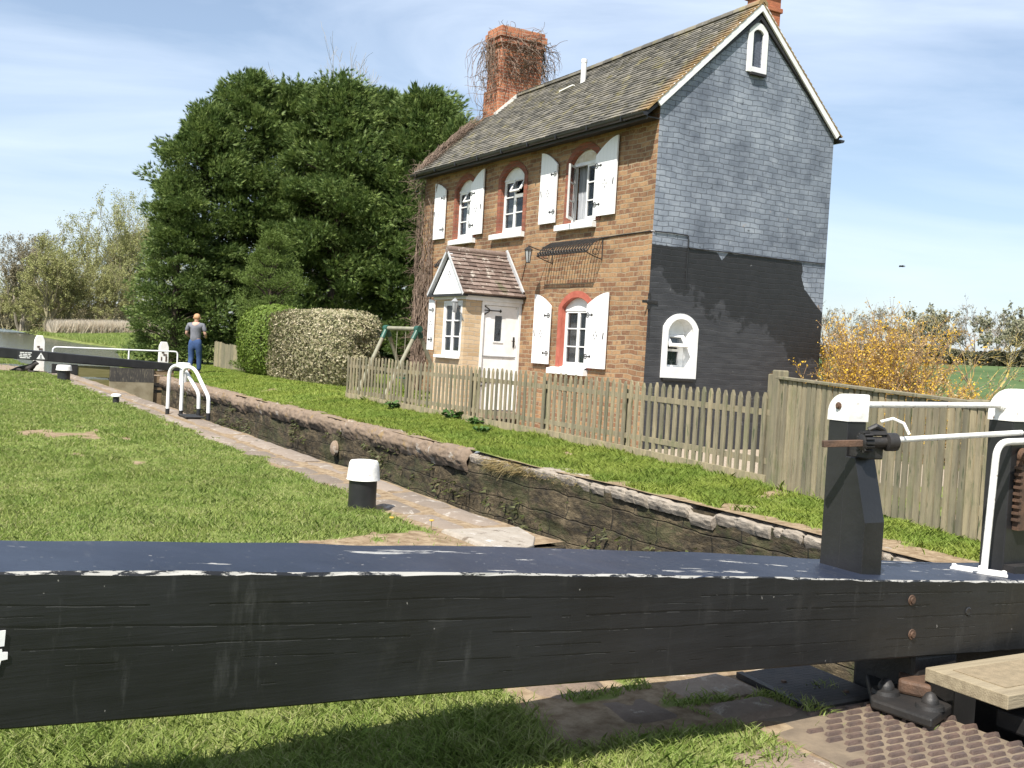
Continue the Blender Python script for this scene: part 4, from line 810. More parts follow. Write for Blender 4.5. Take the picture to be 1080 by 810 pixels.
# bargeboards on the black gable
def barge(x0, z0, x1, z1, w0):
    mb = MB(); d = Vector((x1-x0, 0, z1-z0)).normalized(); p = Vector((d.z, 0, -d.x)); p = p if p.z < 0 else -p
    a, b_ = Vector((x0, -.045, z0)), Vector((x1, -.045, z1)); mb.prism([a, b_, b_+Vector((0, 0, -w0*1.42)), a+p*w0], (0, -.035, 0)); return mb.build('bargeboard', M['white'], house)
barge(-.13, EZ-.13*sl_+.055, RX, RZ+.055, .115); barge(HW+.07, EZ-.07*sl_+.055, RX+.0, RZ+.053, .115)
mb = MB()                             # dark undercloak course under the bargeboards
for s0, s1 in ((Vector((-.05, -.015, EZ-.06)), Vector((RX, -.015, RZ-.09))), (Vector((HW+.05, -.015, EZ-.06)), Vector((RX, -.015, RZ-.092)))): mb.bar(s0, s1, .03, .06)
mb.build('undercloak', M['iron'], house)
# gutter and brackets
M['gutter'] = mat('black_gutter', (.014, .014, .015), (.022, .022, .024), rough=.4, bmp=.02)
for sx, x in ((-1, -.345), (1, HW+.12)):
    z = EZ-(.30 if sx < 0 else .10)*sl_-.005; mb = MB(); pr = [(x+.055*math.cos(a), z+.055*math.sin(a)) for a in np.linspace(math.pi, 2*math.pi, 9)]+[(x+.045, z), (x-.045, z)]
    mb.prism([(a, -.09, b_) for a, b_ in pr], (0, 8.75, 0)); gt = mb.build('gutter', M['gutter'], house, smooth=True)
    for k in range(9): mb = MB(); y = .5+k*.98; mb.box(x-.06, x+.06, y-.01, y+.01, z-.062, z+.012); mb.bar((x+sx*-.05, y, z-.03), (x-sx*.15, y, z-.05), .02, .02); mb.build('gutter_bracket', M['gutter'], gt)
mb = MB(); mb.box(-.29, -.27, -.05, HL+.03, EZ-.30*sl_-.10, EZ-.30*sl_+.03); mb.box(-.27, -.002, .0, HL, EZ-.345, EZ-.325); mb.build('eaves_board', M['iron'], house)
# flue pipe, tall chimney with corbelling, small near chimney
mb = MB(); c_ = Vector((1.42, 4.48, EZ+1.42*sl_-.1)); mb.tube([c_, c_+Vector((0, 0, .46))], .055, 14); mb.lathe(c_+Vector((0, 0, .46)), [(.06, 0), (.062, .02), (.06, .07), (.03, .08)], 14); fp = mb.build('flue_pipe', M['white'], house, smooth=True)
mb = MB(); mb.bar((1.28, 4.6, EZ+1.28*sl_+.05), (1.20, 4.98, EZ+1.20*sl_+.05), .06, .02); mb.build('lead_flashing', M['whiteworn'], fp)
ch = None
cx0, cx1, cy0, cy1 = 1.40, 2.50, 7.95, 8.58
def ring(mb, g, z0, z1): mb.box(cx0-g, cx1+g, cy0-g, cy1+g, z0, z1)
mb = MB(); mb.box(cx0-.04, cx1+.05, cy0-.05, cy1+.05, 5.6, 7.16); mb.box(cx0-.0, cx1+.0, cy0, cy1, 7.22, 8.28); ring(mb, .045, 7.16, 7.22); ring(mb, .03, 8.18, 8.24); ring(mb, .06, 8.24, 8.32); ring(mb, .035, 8.32, 8.38); ring(mb, .07, 8.38, 8.54); ring(mb, .03, 8.54, 8.64)
ch = mb.build('chimney', M['chim'], house, bevel=.012)
mb = MB(); 
mb.bar((cx0-.10, cy0-.056, EZ+(cx0-.10)*sl_-.04), (cx0+.50, cy0-.056, EZ+(cx0+.50)*sl_-.05), .03, .11)
mb.build('cement_flashing', M['whiteworn'], ch)
mb = MB(); mb.box(2.40, 2.78, .42, .86, 6.2, 7.34); mb.box(2.37, 2.81, .39, .89, 7.34, 7.42); mb.box(2.40, 2.78, .42, .86, 7.42, 7.6); mb.box(2.36, 2.82, .38, .90, 7.60, 7.72); mb.build('chimney', mat('orange_chimney_brick', (.42, .15, .07), (.30, .10, .05), 8., rough=.85, bmp=.5), house, bevel=.01)

# --- windows
def band(S, inner, outer, d0, d1, m, name, parent):
    mb = MB(); mb.prism([S(a, d0, z) for a, z in outer], S.vec(0, d1-d0, 0), [[S(a, d0, z) for a, z in inner]]); return mb.build(name, m, parent)
def rect(s0, s1, z0, z1): return [(s0, z0), (s1, z0), (s1, z1), (s0, z1)]
def sbox(mb, S, a0, a1, d0, d1, z0, z1):
    p = [S(a, d, z) for z in (z0, z1) for a, d in ((a0, d0), (a1, d0), (a1, d1), (a0, d1))]; mb.hexa(p)
def window(S, s0, s1, zb, zs, zc, sill=(None, None), fan='white', vent=None, open_=None, red=True, painted=False, wide=.09):
    w_ = thing('window', (0, 0, 0), None, None); w_.parent = house; w_.location = S(s0, 0, zb)-Vector(house.location)
    # outer frame with flat head panel filling the arch
    op = arch(s0, s1, zb, zs, zc); ins = arch(s0+.055, s1-.055, zb+.06, zs-.03, zs-.028)
    f = band(S, rect(s0+.055, s1-.055, zb+.055, zs-.06), op, -.075, -.135, M['white'], 'frame', w_)
    mb = MB(); sbox(mb, S, s0+.02, s1-.02, -.055, -.076, zs-.065, zs-.03); mb.build('head_rail', M['white'], w_)
    if fan == 'tan': mb = MB(); mb.prism([S(a, -.072, z) for a, z in arch(s0+.06, s1-.06, zs+.0, zs+.01, zc-.045)], S.vec(0, -.003, 0)); mb.build('arch_panel', mat('peeling_cream_panel', (.50, .42, .30), (.66, .62, .55), 9., rough=.8), w_)
    m_ = (s0+s1)/2; zi0, zi1 = zb+.055, zs-.065
    for side, (a0, a1) in enumerate(((s0+.055, m_-.003), (m_+.003, s1-.055))):
        rot = 0
        if open_ is not None and side == open_[0]: rot = open_[1]
        hinge = a1 if side == 1 else a0
        def P(a, d, z, rot=rot, hinge=hinge):
            if not rot: return S(a, d, z)
            r_ = a-hinge; return S(hinge+r_*math.cos(rot)-(d+.09)*math.sin(rot)*(1 if r_ > 0 else -1)*0, d+abs(r_)*math.sin(rot), z)
        st = .034; mb = MB()
        def cb(b0, b1, z0, z1, d0=-.065, d1=-.105):
            p = [P(a, d, z) for z in (z0, z1) for a, d in ((b0, d0), (b1, d0), (b1, d1), (b0, d1))]; mb.hexa(p)
        ztop = zi1
        if vent is not None and side == vent: ztop = zb+.055+(zi1-zi0)*.68; cb(a0, a1, ztop, ztop+.035)
        cb(a0, a0+st, zi0, ztop); cb(a1-st, a1, zi0, ztop); cb(a0+st, a1-st, zi0, zi0+st+.01); cb(a0+st, a1-st, ztop-st, ztop)
        nb = 2 if ztop == zi1 else 1
        for k in range(nb):
            z = zi0+(ztop-zi0)*(k+1)/(nb+1)+.005; cb(a0+st, a1-st, z-.011, z+.011)
        cs = mb.build('casement', M['white'], w_)
        mb = MB(); p = [P(a, d, z) for z in (zi0+.02, ztop-.02) for a, d in ((a0+.02, -.083), (a1-.02, -.083), (a1-.02, -.088), (a0+.02, -.088))]; mb.hexa(p); mb.build('pane', M['glassp'], cs)
        if vent is not None and side == vent:    # small top light, propped open
            mb = MB(); zt_, z0 = zi1+.01, ztop+.035; th = R(28); Lh = zt_-z0
            def Q(a, h, d): return S(a, -.05+math.sin(th)*h+d*math.cos(th), zt_-math.cos(th)*h+d*math.sin(th))
            def vb(b0, b1, h0, h1): mb.hexa([Q(a, h, d) for h in (h0, h1) for a, d in ((b0, 0), (b1, 0), (b1, -.03), (b0, -.03))])
            vb(a0, a0+.035, 0, Lh); vb(a1-.035, a1, 0, Lh); vb(a0, a1, 0, .03); vb(a0, a1, Lh-.035, Lh); vl = mb.build('top_light', M['white'], w_)
            mb = MB(); mb.hexa([Q(a, h, d) for h in (.02, Lh-.02) for a, d in ((a0+.02, -.012), (a1-.02, -.012), (a1-.02, -.018), (a0+.02, -.018))]); mb.build('pane', M['glassp'], vl)
    mb = MB(); ms = (s1-s0)
    for a0, a1 in ((s0+.03, s0+.03+ms*.27), (s1-.03-ms*.27, s1-.03)):   # curtains behind the glass
        n = 22; pts = []; b = len(mb.v)
        for i in range(n+1):
            a = a0+(a1-a0)*i/n; d = -.19+.018*math.sin(i*1.9); mb.v += [tuple(S(a, d, zi0-.02)), tuple(S(a, d, zi1+.02))]
        mb.f += [(b+2*i, b+2*i+2, b+2*i+3, b+2*i+1) for i in range(n)]
    mb.build('curtain', M['curtain'], w_)
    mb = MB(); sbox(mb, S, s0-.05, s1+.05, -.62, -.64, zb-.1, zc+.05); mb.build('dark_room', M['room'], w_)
    if sill[0] is not None:
        a0, a1 = sill; mb = MB(); sbox(mb, S, a0, a1, .10, .003, zb-.125, zb-.025)
        mb.poly([S(a0+.03, .09, zb-.024), S(a1-.03, .09, zb-.024), S(a1-.06, -.10, zb+.03), S(a0+.06, -.10, zb+.03)], [(0, 1, 2, 3)]); mb.build('sill', M['white'], w_, bevel=.004)
    if red:
        out = arch(s0-wide, s1+wide, zb-.02, zs+.01, zc+.115, 14)
        inn = arch(s0+.0, s1-.0, zb-.001, zs, zc, 14)
        # open-bottomed surround: two jambs and the arch
        L1 = [inn[0]]+inn[:1:-1]+[inn[1]]; L2 = [out[0]]+out[:1:-1]+[out[1]]
        mb = MB(); k = len(L1)
        for i in range(k-1):
            q = [L1[i], L1[i+1], L2[i+1], L2[i]]; mb.prism([S(a, .002, z) for a, z in q], S.vec(0, .010, 0))
        mb.build('brick_surround', M['redpaint'] if painted else M['redbrick'], w_)
        # the reveal shares the colour of the surround
        mb = MB(); 
        for i in range(k-1):
            q = [L1[i], L1[i+1]]; mb.poly([S(q[0][0], .012, q[0][1]), S(q[1][0], .012, q[1][1]), S(q[1][0], -.073, q[1][1]), S(q[0][0], -.073, q[0][1])], [(0, 1, 2, 3)])
        o = mb.build('reveal', M['redpaint'] if painted else M['redbrick'], w_); o.data.transform(Matrix.Identity(4))
        for v in o.data.vertices:        # 2 mm inside the opening so nothing is coplanar with the wall
            c0_ = Vector(((s0+s1)/2, 0, (zb+zs)/2)); wp = v.co+wloc(w_)
            if S.k == 'front': v.co.y += .003*(1 if (s0+s1)/2 > wp.y else -1)
            v.co.z -= .003
    return w_
def glass_mat():
    m, nt, b = new_mat('window_pane'); b.inputs['Base Color'].default_value = (.6, .65, .68, 1); b.inputs['Roughness'].default_value = .04; b.inputs['IOR'].default_value = 1.5; b.inputs['Alpha'].default_value = .42; b.inputs['Base Color'].default_value = (.03, .04, .05, 1); b.inputs['Specular IOR Level'].default_value = .8; return m
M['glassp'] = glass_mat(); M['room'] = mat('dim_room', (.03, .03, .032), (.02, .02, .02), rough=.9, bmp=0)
M['redpaint'] = mat('red_painted_brick', (.34, .085, .055), (.42, .12, .08), 8., rough=.6, bmp=.5)
window(FR, 6.14, 7.00, 3.55, 4.60, 4.80, (6.02, 7.12), vent=0)
window(FR, 4.13, 5.03, 3.55, 4.63, 4.82, (4.02, 5.28), vent=0, wide=.12)
window(FR, 1.62, 2.52, 3.56, 4.63, 4.83, (1.60, 2.82), fan='tan', open_=(1, R(50)), wide=.13)
window(FR, 1.62, 2.52, 1.00, 2.07, 2.24, (1.60, 2.80), painted=True, wide=.12)
window(FR, 6.14, 7.00, 1.00, 2.07, 2.24, (6.02, 7.12))
# --- shutters
def shutter(S, s_in, s_out, zb, zt_in, zt_out, d=.035, hing=True, mirror=1):
    sh = []; n = 8; w_ = abs(s_out-s_in); sg_ = 1 if s_out > s_in else -1
    pts = [(s_in, zb), (s_out, zb), (s_out, zt_out)]
    for t in np.linspace(.12, 1, n):      # concave shoulder falling to the hinge side
        a = s_out-sg_*w_*t; pts.append((a, zt_out-(zt_out-zt_in)*(t**1.7)))
    mb = MB(); mb.prism([S(a, d, z) for a, z in pts], S.vec(0, .028, 0))
    o = mb.build('shutter', M['shut'], house, off=None)
    mb = MB(); zc_ = (zb+zt_in)/2+.02; am = (s_in+s_out)/2; dd = d+.031
    for (da, dz) in ((0, .055), (0, -.055), (.045, 0), (-.045, 0)):
        mb.prism([S(am+da-.011, dd, zc_+dz), S(am+da, dd, zc_+dz-.026), S(am+da+.011, dd, zc_+dz), S(am+da, dd, zc_+dz+.026)], S.vec(0, .002, 0))
    mb.build('cut_out', M['iron'], o)
    for z in (zb+.20, zt_in-.17):
        mb = MB(); L = .17; a0, a1 = s_in, s_in+sg_*L
        mb.hexa([S(a, e, z+q) for q in (-.007, .007) for a, e in ((a0, dd), (a1, dd), (a1, dd+.006), (a0, dd+.006))])
        mb.prism([S(a1, dd, z-.025), S(a1+sg_*.035, dd, z), S(a1, dd, z+.025), S(a1-sg_*.02, dd, z)], S.vec(0, .006, 0))
        c_ = a0+sg_*.05
        for k in (-1, 1):
            pts_ = [S(c_-sg_*.045*math.cos(t), dd+.004, z+k*(.004+.034*math.sin(t))) for t in np.linspace(0, 2.6, 7)]; mb.tube(pts_, .005, 5)
        mb.build('hinge', M['iron'], o)
    if mirror > 0:
        mb = MB(); mb.tube([S(s_out-sg_*.06, dd+.006, zb+.36+.1*0+.25), S(s_out-sg_*.055, dd+.012, zb+.60), S(s_out-sg_*.075, dd+.006, zb+.50)], .007, 6); mb.build('catch', M['iron'], o)
    return o
m, nt, b = new_mat('white_boarded_shutter'); t_ = N(nt, 'ShaderNodeTexCoord'); s_ = N(nt, 'ShaderNodeSeparateXYZ'); link(nt, t_.outputs['Object'], s_.inputs[0])
fr = math_(nt, 'FRACT', math_(nt, 'MULTIPLY', math_(nt, 'ADD', s_.outputs[1], s_.outputs[0]), 9.5)); gr = math_(nt, 'GREATER_THAN', math_(nt, 'ABSOLUTE', math_(nt, 'SUBTRACT', fr, .5)), .465)
link(nt, mixc(nt, math_(nt, 'MULTIPLY', gr, .35), (.80, .80, .80), (.52, .53, .55)), b.inputs['Base Color']); b.inputs['Roughness'].default_value = .45; bump(nt, b, math_(nt, 'SUBTRACT', 1., gr), .5, .006); M['shut'] = m
shutter(FR, 7.43, 7.96, 3.60, 4.66, 4.84); shutter(FR, 6.24, 5.69, 3.59, 4.62, 4.91)
shutter(FR, 2.88, 3.44, 3.605, 4.66, 4.92); shutter(FR, 1.645, 1.02, 3.61, 4.64, 4.915)
shutter(FR, 2.83, 3.40, 1.035, 2.09, 2.31); shutter(FR, 1.65, 1.04, 1.02, 2.10, 2.305)
# --- gable windows: thick white painted surrounds
def white_surround(s0, s1, z0, zs, zc, inner, name_m='white', dp=.03, th=.035):
    mb = MB(); mb.prism([GB(a, dp, z) for a, z in arch(s0, s1, z0, zs, zc, 16)], GB.vec(0, -th, 0), [[GB(a, dp, z) for a, z in inner]]); return mb
wl = thing('window', (.3, -.03, 1.), None, None); wl.parent = house; wl.location = Vector((.3, -.03, 1.))-Vector(house.location)
GI = arch(.415, .93, 1.13, 1.71, 1.91, 12)
white_surround(.315, 1.03, .95, 1.76, 1.995, GI).build('surround', M['white'], wl)
mb = MB(); n = len(GI)                  # white splayed reveals
for i in range(n):
    a, b_ = GI[i], GI[(i+1) % n]; sh_ = lambda p: (p[0]+(.0 if p[0] < .6 else -.11), p[1]); a2, b2 = sh_(a), sh_(b_)
    mb.poly([GB(a[0], .0, a[1]), GB(b_[0], .0, b_[1]), GB(b2[0], -.17, b2[1]), GB(a2[0], -.17, a2[1])], [(0, 1, 2, 3)])
mb.build('reveal', M['white'], wl)
mb = MB(); mb.prism([GB(a, -.12, z) for a, z in arch(.40, .95, 1.6, 1.70, 1.93, 12)], GB.vec(0, -.03, 0)); mb.build('arch_panel', M['white'], wl)
mb = MB(); 
for (a0, a1, z0, z1) in ((.40, .46, 1.12, 1.66), (.74, .84, 1.12, 1.66), (.46, .74, 1.12, 1.16), (.46, .74, 1.38, 1.42), (.40, .84, 1.63, 1.69)): sbox(mb, GB, a0, a1, -.10, -.145, z0, z1)
mb.build('frame', M['white'], wl)
mb = MB(); sbox(mb, GB, .45, .75, -.13, -.135, 1.15, 1.39); mb.build('pane', M['glassp'], wl)
mb = MB(); zt_, Lh, th = 1.655, .24, R(38)
def Q(a, h, d): return GB(a, -.085+math.sin(th)*h+d*math.cos(th), zt_-math.cos(th)*h+d*math.sin(th))
def vb(b0, b1, h0, h1): mb.hexa([Q(a, h, d) for h in (h0, h1) for a, d in ((b0, 0), (b1, 0), (b1, -.03), (b0, -.03))])
vb(.44, .50, 0, Lh); vb(.75, .82, 0, Lh); vb(.50, .75, 0, .05); vb(.50, .75, Lh-.06, Lh); vl = mb.build('top_light', M['white'], wl)
mb = MB(); mb.hexa([Q(a, h, d) for h in (.04, Lh-.05) for a, d in ((.49, -.012), (.76, -.012), (.76, -.018), (.49, -.018))]); mb.build('pane', M['glassp'], vl)
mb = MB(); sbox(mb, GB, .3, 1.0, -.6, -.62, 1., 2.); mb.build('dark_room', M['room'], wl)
mb = MB(); mb.lathe(GB(.53, -.17, 1.165), [(.018, 0), (.02, .04), (.012, .05)], 10); mb.lathe(GB(.66, -.17, 1.165), [(.022, 0), (.022, .05), (.008, .06), (.008, .08)], 10); mb.tube([GB(.58, -.165, 1.165), GB(.58, -.16, 1.24), GB(.60, -.15, 1.25)], .006, 5); mb.build('sill_ornament', M['whiteworn'], wl, smooth=True)
mb = MB(); sbox(mb, GB, .36, 1.0, .045, .0, .905, .948); mb.build('slate_sill', M['iron'], wl)
at_ = thing('attic_window', (1.9, 0, 6.4), None, None); at_.parent = house; at_.location = Vector((1.9, 0, 6.4))-Vector(house.location)
white_surround(1.705, 2.135, 6.075, 6.68, 6.90, arch(1.81, 2.03, 6.17, 6.61, 6.79, 12)).build('surround', M['white'], at_, bevel=.006)
mb = MB(); sbox(mb, GB, 1.78, 2.06, -.04, -.08, 6.14, 6.82); mb.build('bricked_panel', mat('grey_blue_brick', (.10, .115, .15), (.06, .07, .095), 16., stretch=(1, 1, 3), rough=.7, bmp=.5), at_)
mb = MB(); sbox(mb, GB, 1.77, 2.10, .075, .0, 6.03, 6.072); mb.build('slate_sill', M['iron'], at_)
# wall tie plate, cable, staining
mb = MB(); c_ = GB(-.0, .012, 2.14)
for k in range(2):
    a = k*math.pi/2; mb.bar(Vector((-.13, -.013, 2.14)) if k == 0 else Vector((.0, -.014, 2.02)), Vector((.17, -.013, 2.14)) if k == 0 else Vector((.0, -.014, 2.27)), .016, .045, (0, 0, 1) if k == 0 else (1, 0, 0))
mb.lathe((.0, -.012, 2.14), [(.05, 0), (.04, .015), (.01, .02)], 10, (0, -1, 0)); mb.tube([(.02, -.012, 2.1), (.03, -.012, 1.85), (.035, -.012, 1.55)], .006, 5); mb.build('wall_tie', M['iron'], house)
mb = MB()
mb.tube([(-.014, 3.3, 3.18), (-.014, 2.6, 3.21), (-.014, 1.5, 3.23), (-.014, .9, 3.25), (-.014, .02, 3.26), (.02, -.018, 3.255), (.35, -.018, 3.262), (.68, -.018, 3.262), (.71, -.018, 3.24), (.715, -.018, 3.07), (.76, -.018, 3.06), (1.6, -.018, 3.07), (2.6, -.018, 3.065), (3.78, -.018, 3.08)], .010, 6)
mb.tube([(.72, -.018, 3.06), (.715, -.018, 2.7), (.72, -.018, 2.45)], .006, 5)
mb.tube([(-.014, 3.9, 3.17), (-.014, 3.86, 3.0), (-.014, 4.0, 2.6)], .006, 5)
mb.build('cable', M['gutter'], house)
# wrought iron scroll canopy brackets over two front windows, lanterns
def canopy(y0, y1, z1, z0, dpt):
    mb = MB(); mb.tube([(-.01, y0, z1), (-.01, y1, z1)], .010, 6); mb.tube([(-dpt, y0, z0), (-dpt, y1, z0)], .012, 6); mb.tube([(-dpt*.98, y0, z0+.05), (-dpt*.98, y1, z0+.05)], .008, 6)
    n = int((y1-y0)/.085)
    for k in range(n+1):
        y = y0+(y1-y0)*k/n; pts = [(-.01, y, z1), (-.06, y+.03, z1-.02), (-dpt*.55, y+.05, (z1+z0)/2+.03), (-dpt*.9, y+.02, z0+.03), (-dpt, y, z0)]; mb.tube(pts, .0120, 5)
        if k < n: mb.tube([(-dpt-.004, y+.04+.028*math.cos(t), z0+.03+.028*math.sin(t)) for t in np.linspace(0, 5.5, 8)], .008, 4)
    for y in (y0, y1):
        mb.tube([(-.01, y, z0-.12), (-.01, y, z1)], .010, 6); mb.tube([(-.01, y, z0-.10), (-dpt*.6, y, z0-.05), (-dpt, y, z0)], .009, 6)
        mb.tube([(-dpt*.45+.06*math.cos(t), y, z0+.02+.05*math.sin(t)) for t in np.linspace(0, 5.8, 10)], .007, 5)
    return mb.build('iron_canopy', M['iron'], house)
canopy(1.36, 2.95, 3.24, 2.97, .34); canopy(6.15, 7.3, 3.2, 2.96, .30)
M['lampglass'] = mat('lantern_glass', (.35, .36, .36), (.25, .26, .27), rough=.2, bmp=0)
def lantern(p, q, sc_, m, gm):
    p, q = Vector(p), Vector(q); mb = MB(); mb.tube([q, (q+p)/2+Vector((0, 0, .06)), p+Vector((0, 0, .16*sc_))], .010, 6)
    mb.lathe(p, [(.035*sc_, -.12*sc_), (.04*sc_, -.11*sc_)], 6); mb.lathe(p+Vector((0, 0, .09*sc_)), [(.075*sc_, 0), (.07*sc_, .015*sc_), (.03*sc_, .05*sc_), (.012*sc_, .06*sc_), (.012*sc_, .08*sc_)], 6)
    for k in range(6):
        a = math.pi/3*k; mb.bar(p+Vector((.036*sc_*math.cos(a), .036*sc_*math.sin(a), -.11*sc_)), p+Vector((.066*sc_*math.cos(a), .066*sc_*math.sin(a), .09*sc_)), .008, .008)
    o = mb.build('lantern', m, house); mb = MB(); mb.lathe(p, [(.030*sc_, -.11*sc_), (.060*sc_, .09*sc_)], 6); mb.build('glass', gm, o); return o
lantern((-.42, 3.12, 2.98), (-.01, 3.05, 3.10), 1.1, M['iron'], M['lampglass'])

# --- porch
PX, PY0, PY1, PE = -1.20, 3.97, 5.24, 2.20
porch_wall = MB()
S_f = Side('front', PX); S_s = Side('gable', PY0)
mb = MB(); mb.prism([S_f(a, 0, z) for a, z in rect(PY0+.10, PY1, ZB, PE)], S_f.vec(0, -.1, 0), [[S_f(a, 0, z) for a, z in rect(4.04+.05, 4.86, 1.08, 2.12)]]); pw = mb.build('porch_wall', M['paleb'], house)
mb = MB(); mb.prism([S_s(a, 0, z) for a, z in rect(PX, -.86, ZB, PE)], S_s.vec(0, -.1, 0)); mb.build('side_pier', M['paleb'], pw)
mb = MB(); mb.box(PX+.1, 0, PY1-.1, PY1, ZB, PE); mb.build('side_pier', M['paleb'], pw)
mb = MB(); mb.box(PX-.02, .0-.003, PY0-.05, PY0-.022, PE-.06, PE+.06); mb.box(PX-.03, PX-.003, PY0-.04, PY1+.06, PE-.05, PE+.03); mb.build('fascia', M['white'], pw)
mb = MB(); mb.box(PX-.12, .0, PY0-.13, PY0-.045, PE+.02, PE+.055); mb.box(PX-.13, PX-.03, PY0-.13, PY1+.18, PE+.0, PE+.03); mb.build('gutter_strip', M['gutter'], pw)
# porch window
ww = thing('porch_window', (PX, 4.4, 1.), None, None); ww.parent = house; ww.location = Vector((PX, 4.4, 1.))-Vector(house.location)
f = band(S_f, rect(4.13, 4.82, 1.13, 2.08), rect(4.04+.05, 4.86, 1.08, 2.12), .01, -.06, M['white'], 'frame', ww)
for a0, a1 in ((4.13, 4.475), (4.475, 4.82)):
    mb = MB(); st = .04
    for q in ((a0, a0+st, 1.13, 2.08), (a1-st, a1, 1.13, 2.08), (a0+st, a1-st, 1.13, 1.18), (a0+st, a1-st, 2.03, 2.08), (a0+st, a1-st, 1.435, 1.46), (a0+st, a1-st, 1.735, 1.76)): sbox(mb, S_f, q[0], q[1], .0, -.04, q[2], q[3])
    cs = mb.build('casement', M['white'], ww); mb = MB(); sbox(mb, S_f, a0+.03, a1-.03, -.02, -.025, 1.16, 2.05); mb.build('pane', M['glassp'], cs)
mb = MB()
for a0, a1 in ((4.14, 4.38), (4.6, 4.81)):
    n = 18; b = len(mb.v)
    for i in range(n+1):
        z_ = i/n; a = a0+(a1-a0)*z_; mb.v += [tuple(S_f(a, -.12+.015*math.sin(i*1.7), 1.1)), tuple(S_f(a, -.12+.015*math.sin(i*1.7), 2.1))]
    mb.f += [(b+2*i, b+2*i+2, b+2*i+3, b+2*i+1) for i in range(n)]
mb.build('curtain', M['curtain'], ww)
mb = MB(); sbox(mb, S_f, 4.10, 5.1, .07, .003, 1.03, 1.085); mb.build('sill', M['white'], ww, bevel=.004)
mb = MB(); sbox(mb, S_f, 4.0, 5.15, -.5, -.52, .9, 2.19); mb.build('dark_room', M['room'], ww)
o = shutter(S_f, 5.20, 5.44, 1.17, 2.12, 2.16, d=.03, mirror=0)
# pediment and porch roof
ry, rz = (PY0+PY1)/2, 3.06; PEz = PE+.03
mb = MB(); mb.prism([(PX-.06, PY0-.02, PEz+.02), (PX-.06, PY1+.04, PEz+.02), (PX-.06, ry, rz-.08)], (.04, 0, 0)); pd = mb.build('pediment', M['shut'], pw)
mb = MB()
for (da, dz) in ((0, .05), (0, -.05), (.045, 0), (-.045, 0)): mb.prism([(PX-.064, ry+da-.012, 2.62+dz), (PX-.064, ry+da, 2.62+dz-.028), (PX-.064, ry+da+.012, 2.62+dz), (PX-.064, ry+da, 2.62+dz+.028)], (.003, 0, 0))
mb.build('cut_out', M['iron'], pd)
mb = MB(); mb.bar((PX-.10, PY0-.12, PEz-.0), (PX-.10, ry, rz+.02), .05, .075, (1, 0, 0)); mb.bar((PX-.10, PY1+.14, PEz-.0), (PX-.10, ry, rz+.02), .05, .075, (1, 0, 0)); mb.build('bargeboard', M['greyp'] if 'greyp' in M else mat('grey_white_board', (.55, .56, .57), (.46, .47, .48), rough=.6), pw)
M['ptile'] = stone_mat('mossy_porch_tile', [(.07, .05, .04), (.15, .105, .085), (.24, .185, .155)], (.40, .36, .31), (.11, .10, .06), 6.)
for sgn_, y0 in ((1, PY0-.14), (-1, PY1+.14)):
    e = Vector((PX-.13, y0, PEz+.015)); up_ = Vector((0, ry-y0, rz-PEz-.0)); L3 = up_.length
    rp = tiled_slope('porch_roof', e if sgn_ > 0 else e, up_, (1, 0, 0), (0, -sgn_*(rz-PEz), abs(ry-y0)), 11, 8, L3/11, .165, M['ptile'], pw, th=.022)
    mb = MB(); mb.prism([e+Vector((.01, 0, -.02)), e+up_+Vector((.01, 0, -.03)), e+up_+Vector((.01, 0, .0)), e+Vector((.01, 0, .005))], (1.30, 0, 0)); mb.build('roof_deck', M['iron'], rp)
mb = MB(); mb.tube([(PX-.14, ry, rz+.03), (0, ry, rz+.03)], .07, 10); mb.build('porch_ridge', M['ptile'], pw, smooth=True)
mb = MB(); mb.bar((-.05, PY0-.10, PEz+.10), (-.05, ry, rz+.10), .10, .035, (1, 0, 0)); mb.build('lead_flashing', mat('grey_lead', (.34, .35, .36), (.45, .45, .45), rough=.6), pw)
# stable door on the porch's near side
dr = thing('door', (-.45, PY0, .1), None, None); dr.parent = house; dr.location = Vector((-.45, PY0, .1))-Vector(house.location)
mb = MB()
for q in ((-.86, -.81, .08, 2.14), (-.06, -.005, .08, 2.14), (-.81, -.06, 2.07, 2.14)): sbox(mb, S_s, q[0], q[1], .015, -.08, q[2], q[3])
mb.build('frame', M['white'], dr)
mb = MB(); mb.prism([S_s(a, -.02, z) for a, z in rect(-.805, -.065, 1.125, 2.065)], S_s.vec(0, -.04, 0), [[S_s(a, -.02, z) for a, z in rect(-.555, -.40, 1.40, 1.88)]]); ul = mb.build('upper_leaf', M['white'], dr)
mb = MB(); sbox(mb, S_s, -.56, -.395, -.03, -.035, 1.395, 1.885); mb.build('pane', M['glassp'], ul)
mb = MB(); sbox(mb, S_s, -.57, -.385, -.012, -.021, 1.885, 1.90); sbox(mb, S_s, -.58, -.37, -.005, -.021, 1.375, 1.397); mb.build('beading', M['white'], ul)
mb = MB(); sbox(mb, S_s, -.805, -.065, -.02, -.06, .10, 1.10); ll = mb.build('lower_leaf', M['white'], dr)
mb = MB(); sbox(mb, S_s, -.79, -.09, -.0, -.02, 1.105, 1.125); mb.build('weather_strip', mat('grey_strip', (.4, .4, .4), rough=.5, bmp=0), dr)
for z, pr_ in ((1.97, ul), (.62, ll)):
    mb = MB(); sbox(mb, S_s, -.80, -.44, -.008, -.019, z-.009, z+.009)
    mb.prism([S_s(-.48, -.010, z), S_s(-.45, -.010, z-.035), S_s(-.42, -.010, z), S_s(-.45, -.010, z+.035)], S_s.vec(0, .004, 0))
    for k in (-1, 1): mb.tube([S_s(-.73+.06*math.cos(t+.6), -.004, z+k*(.004+.075*abs(math.sin(t*.5+.05)))) for t in np.linspace(.2, 3.4, 9)], .010, 5)
    mb.build('strap_hinge', M['iron'], pr_)
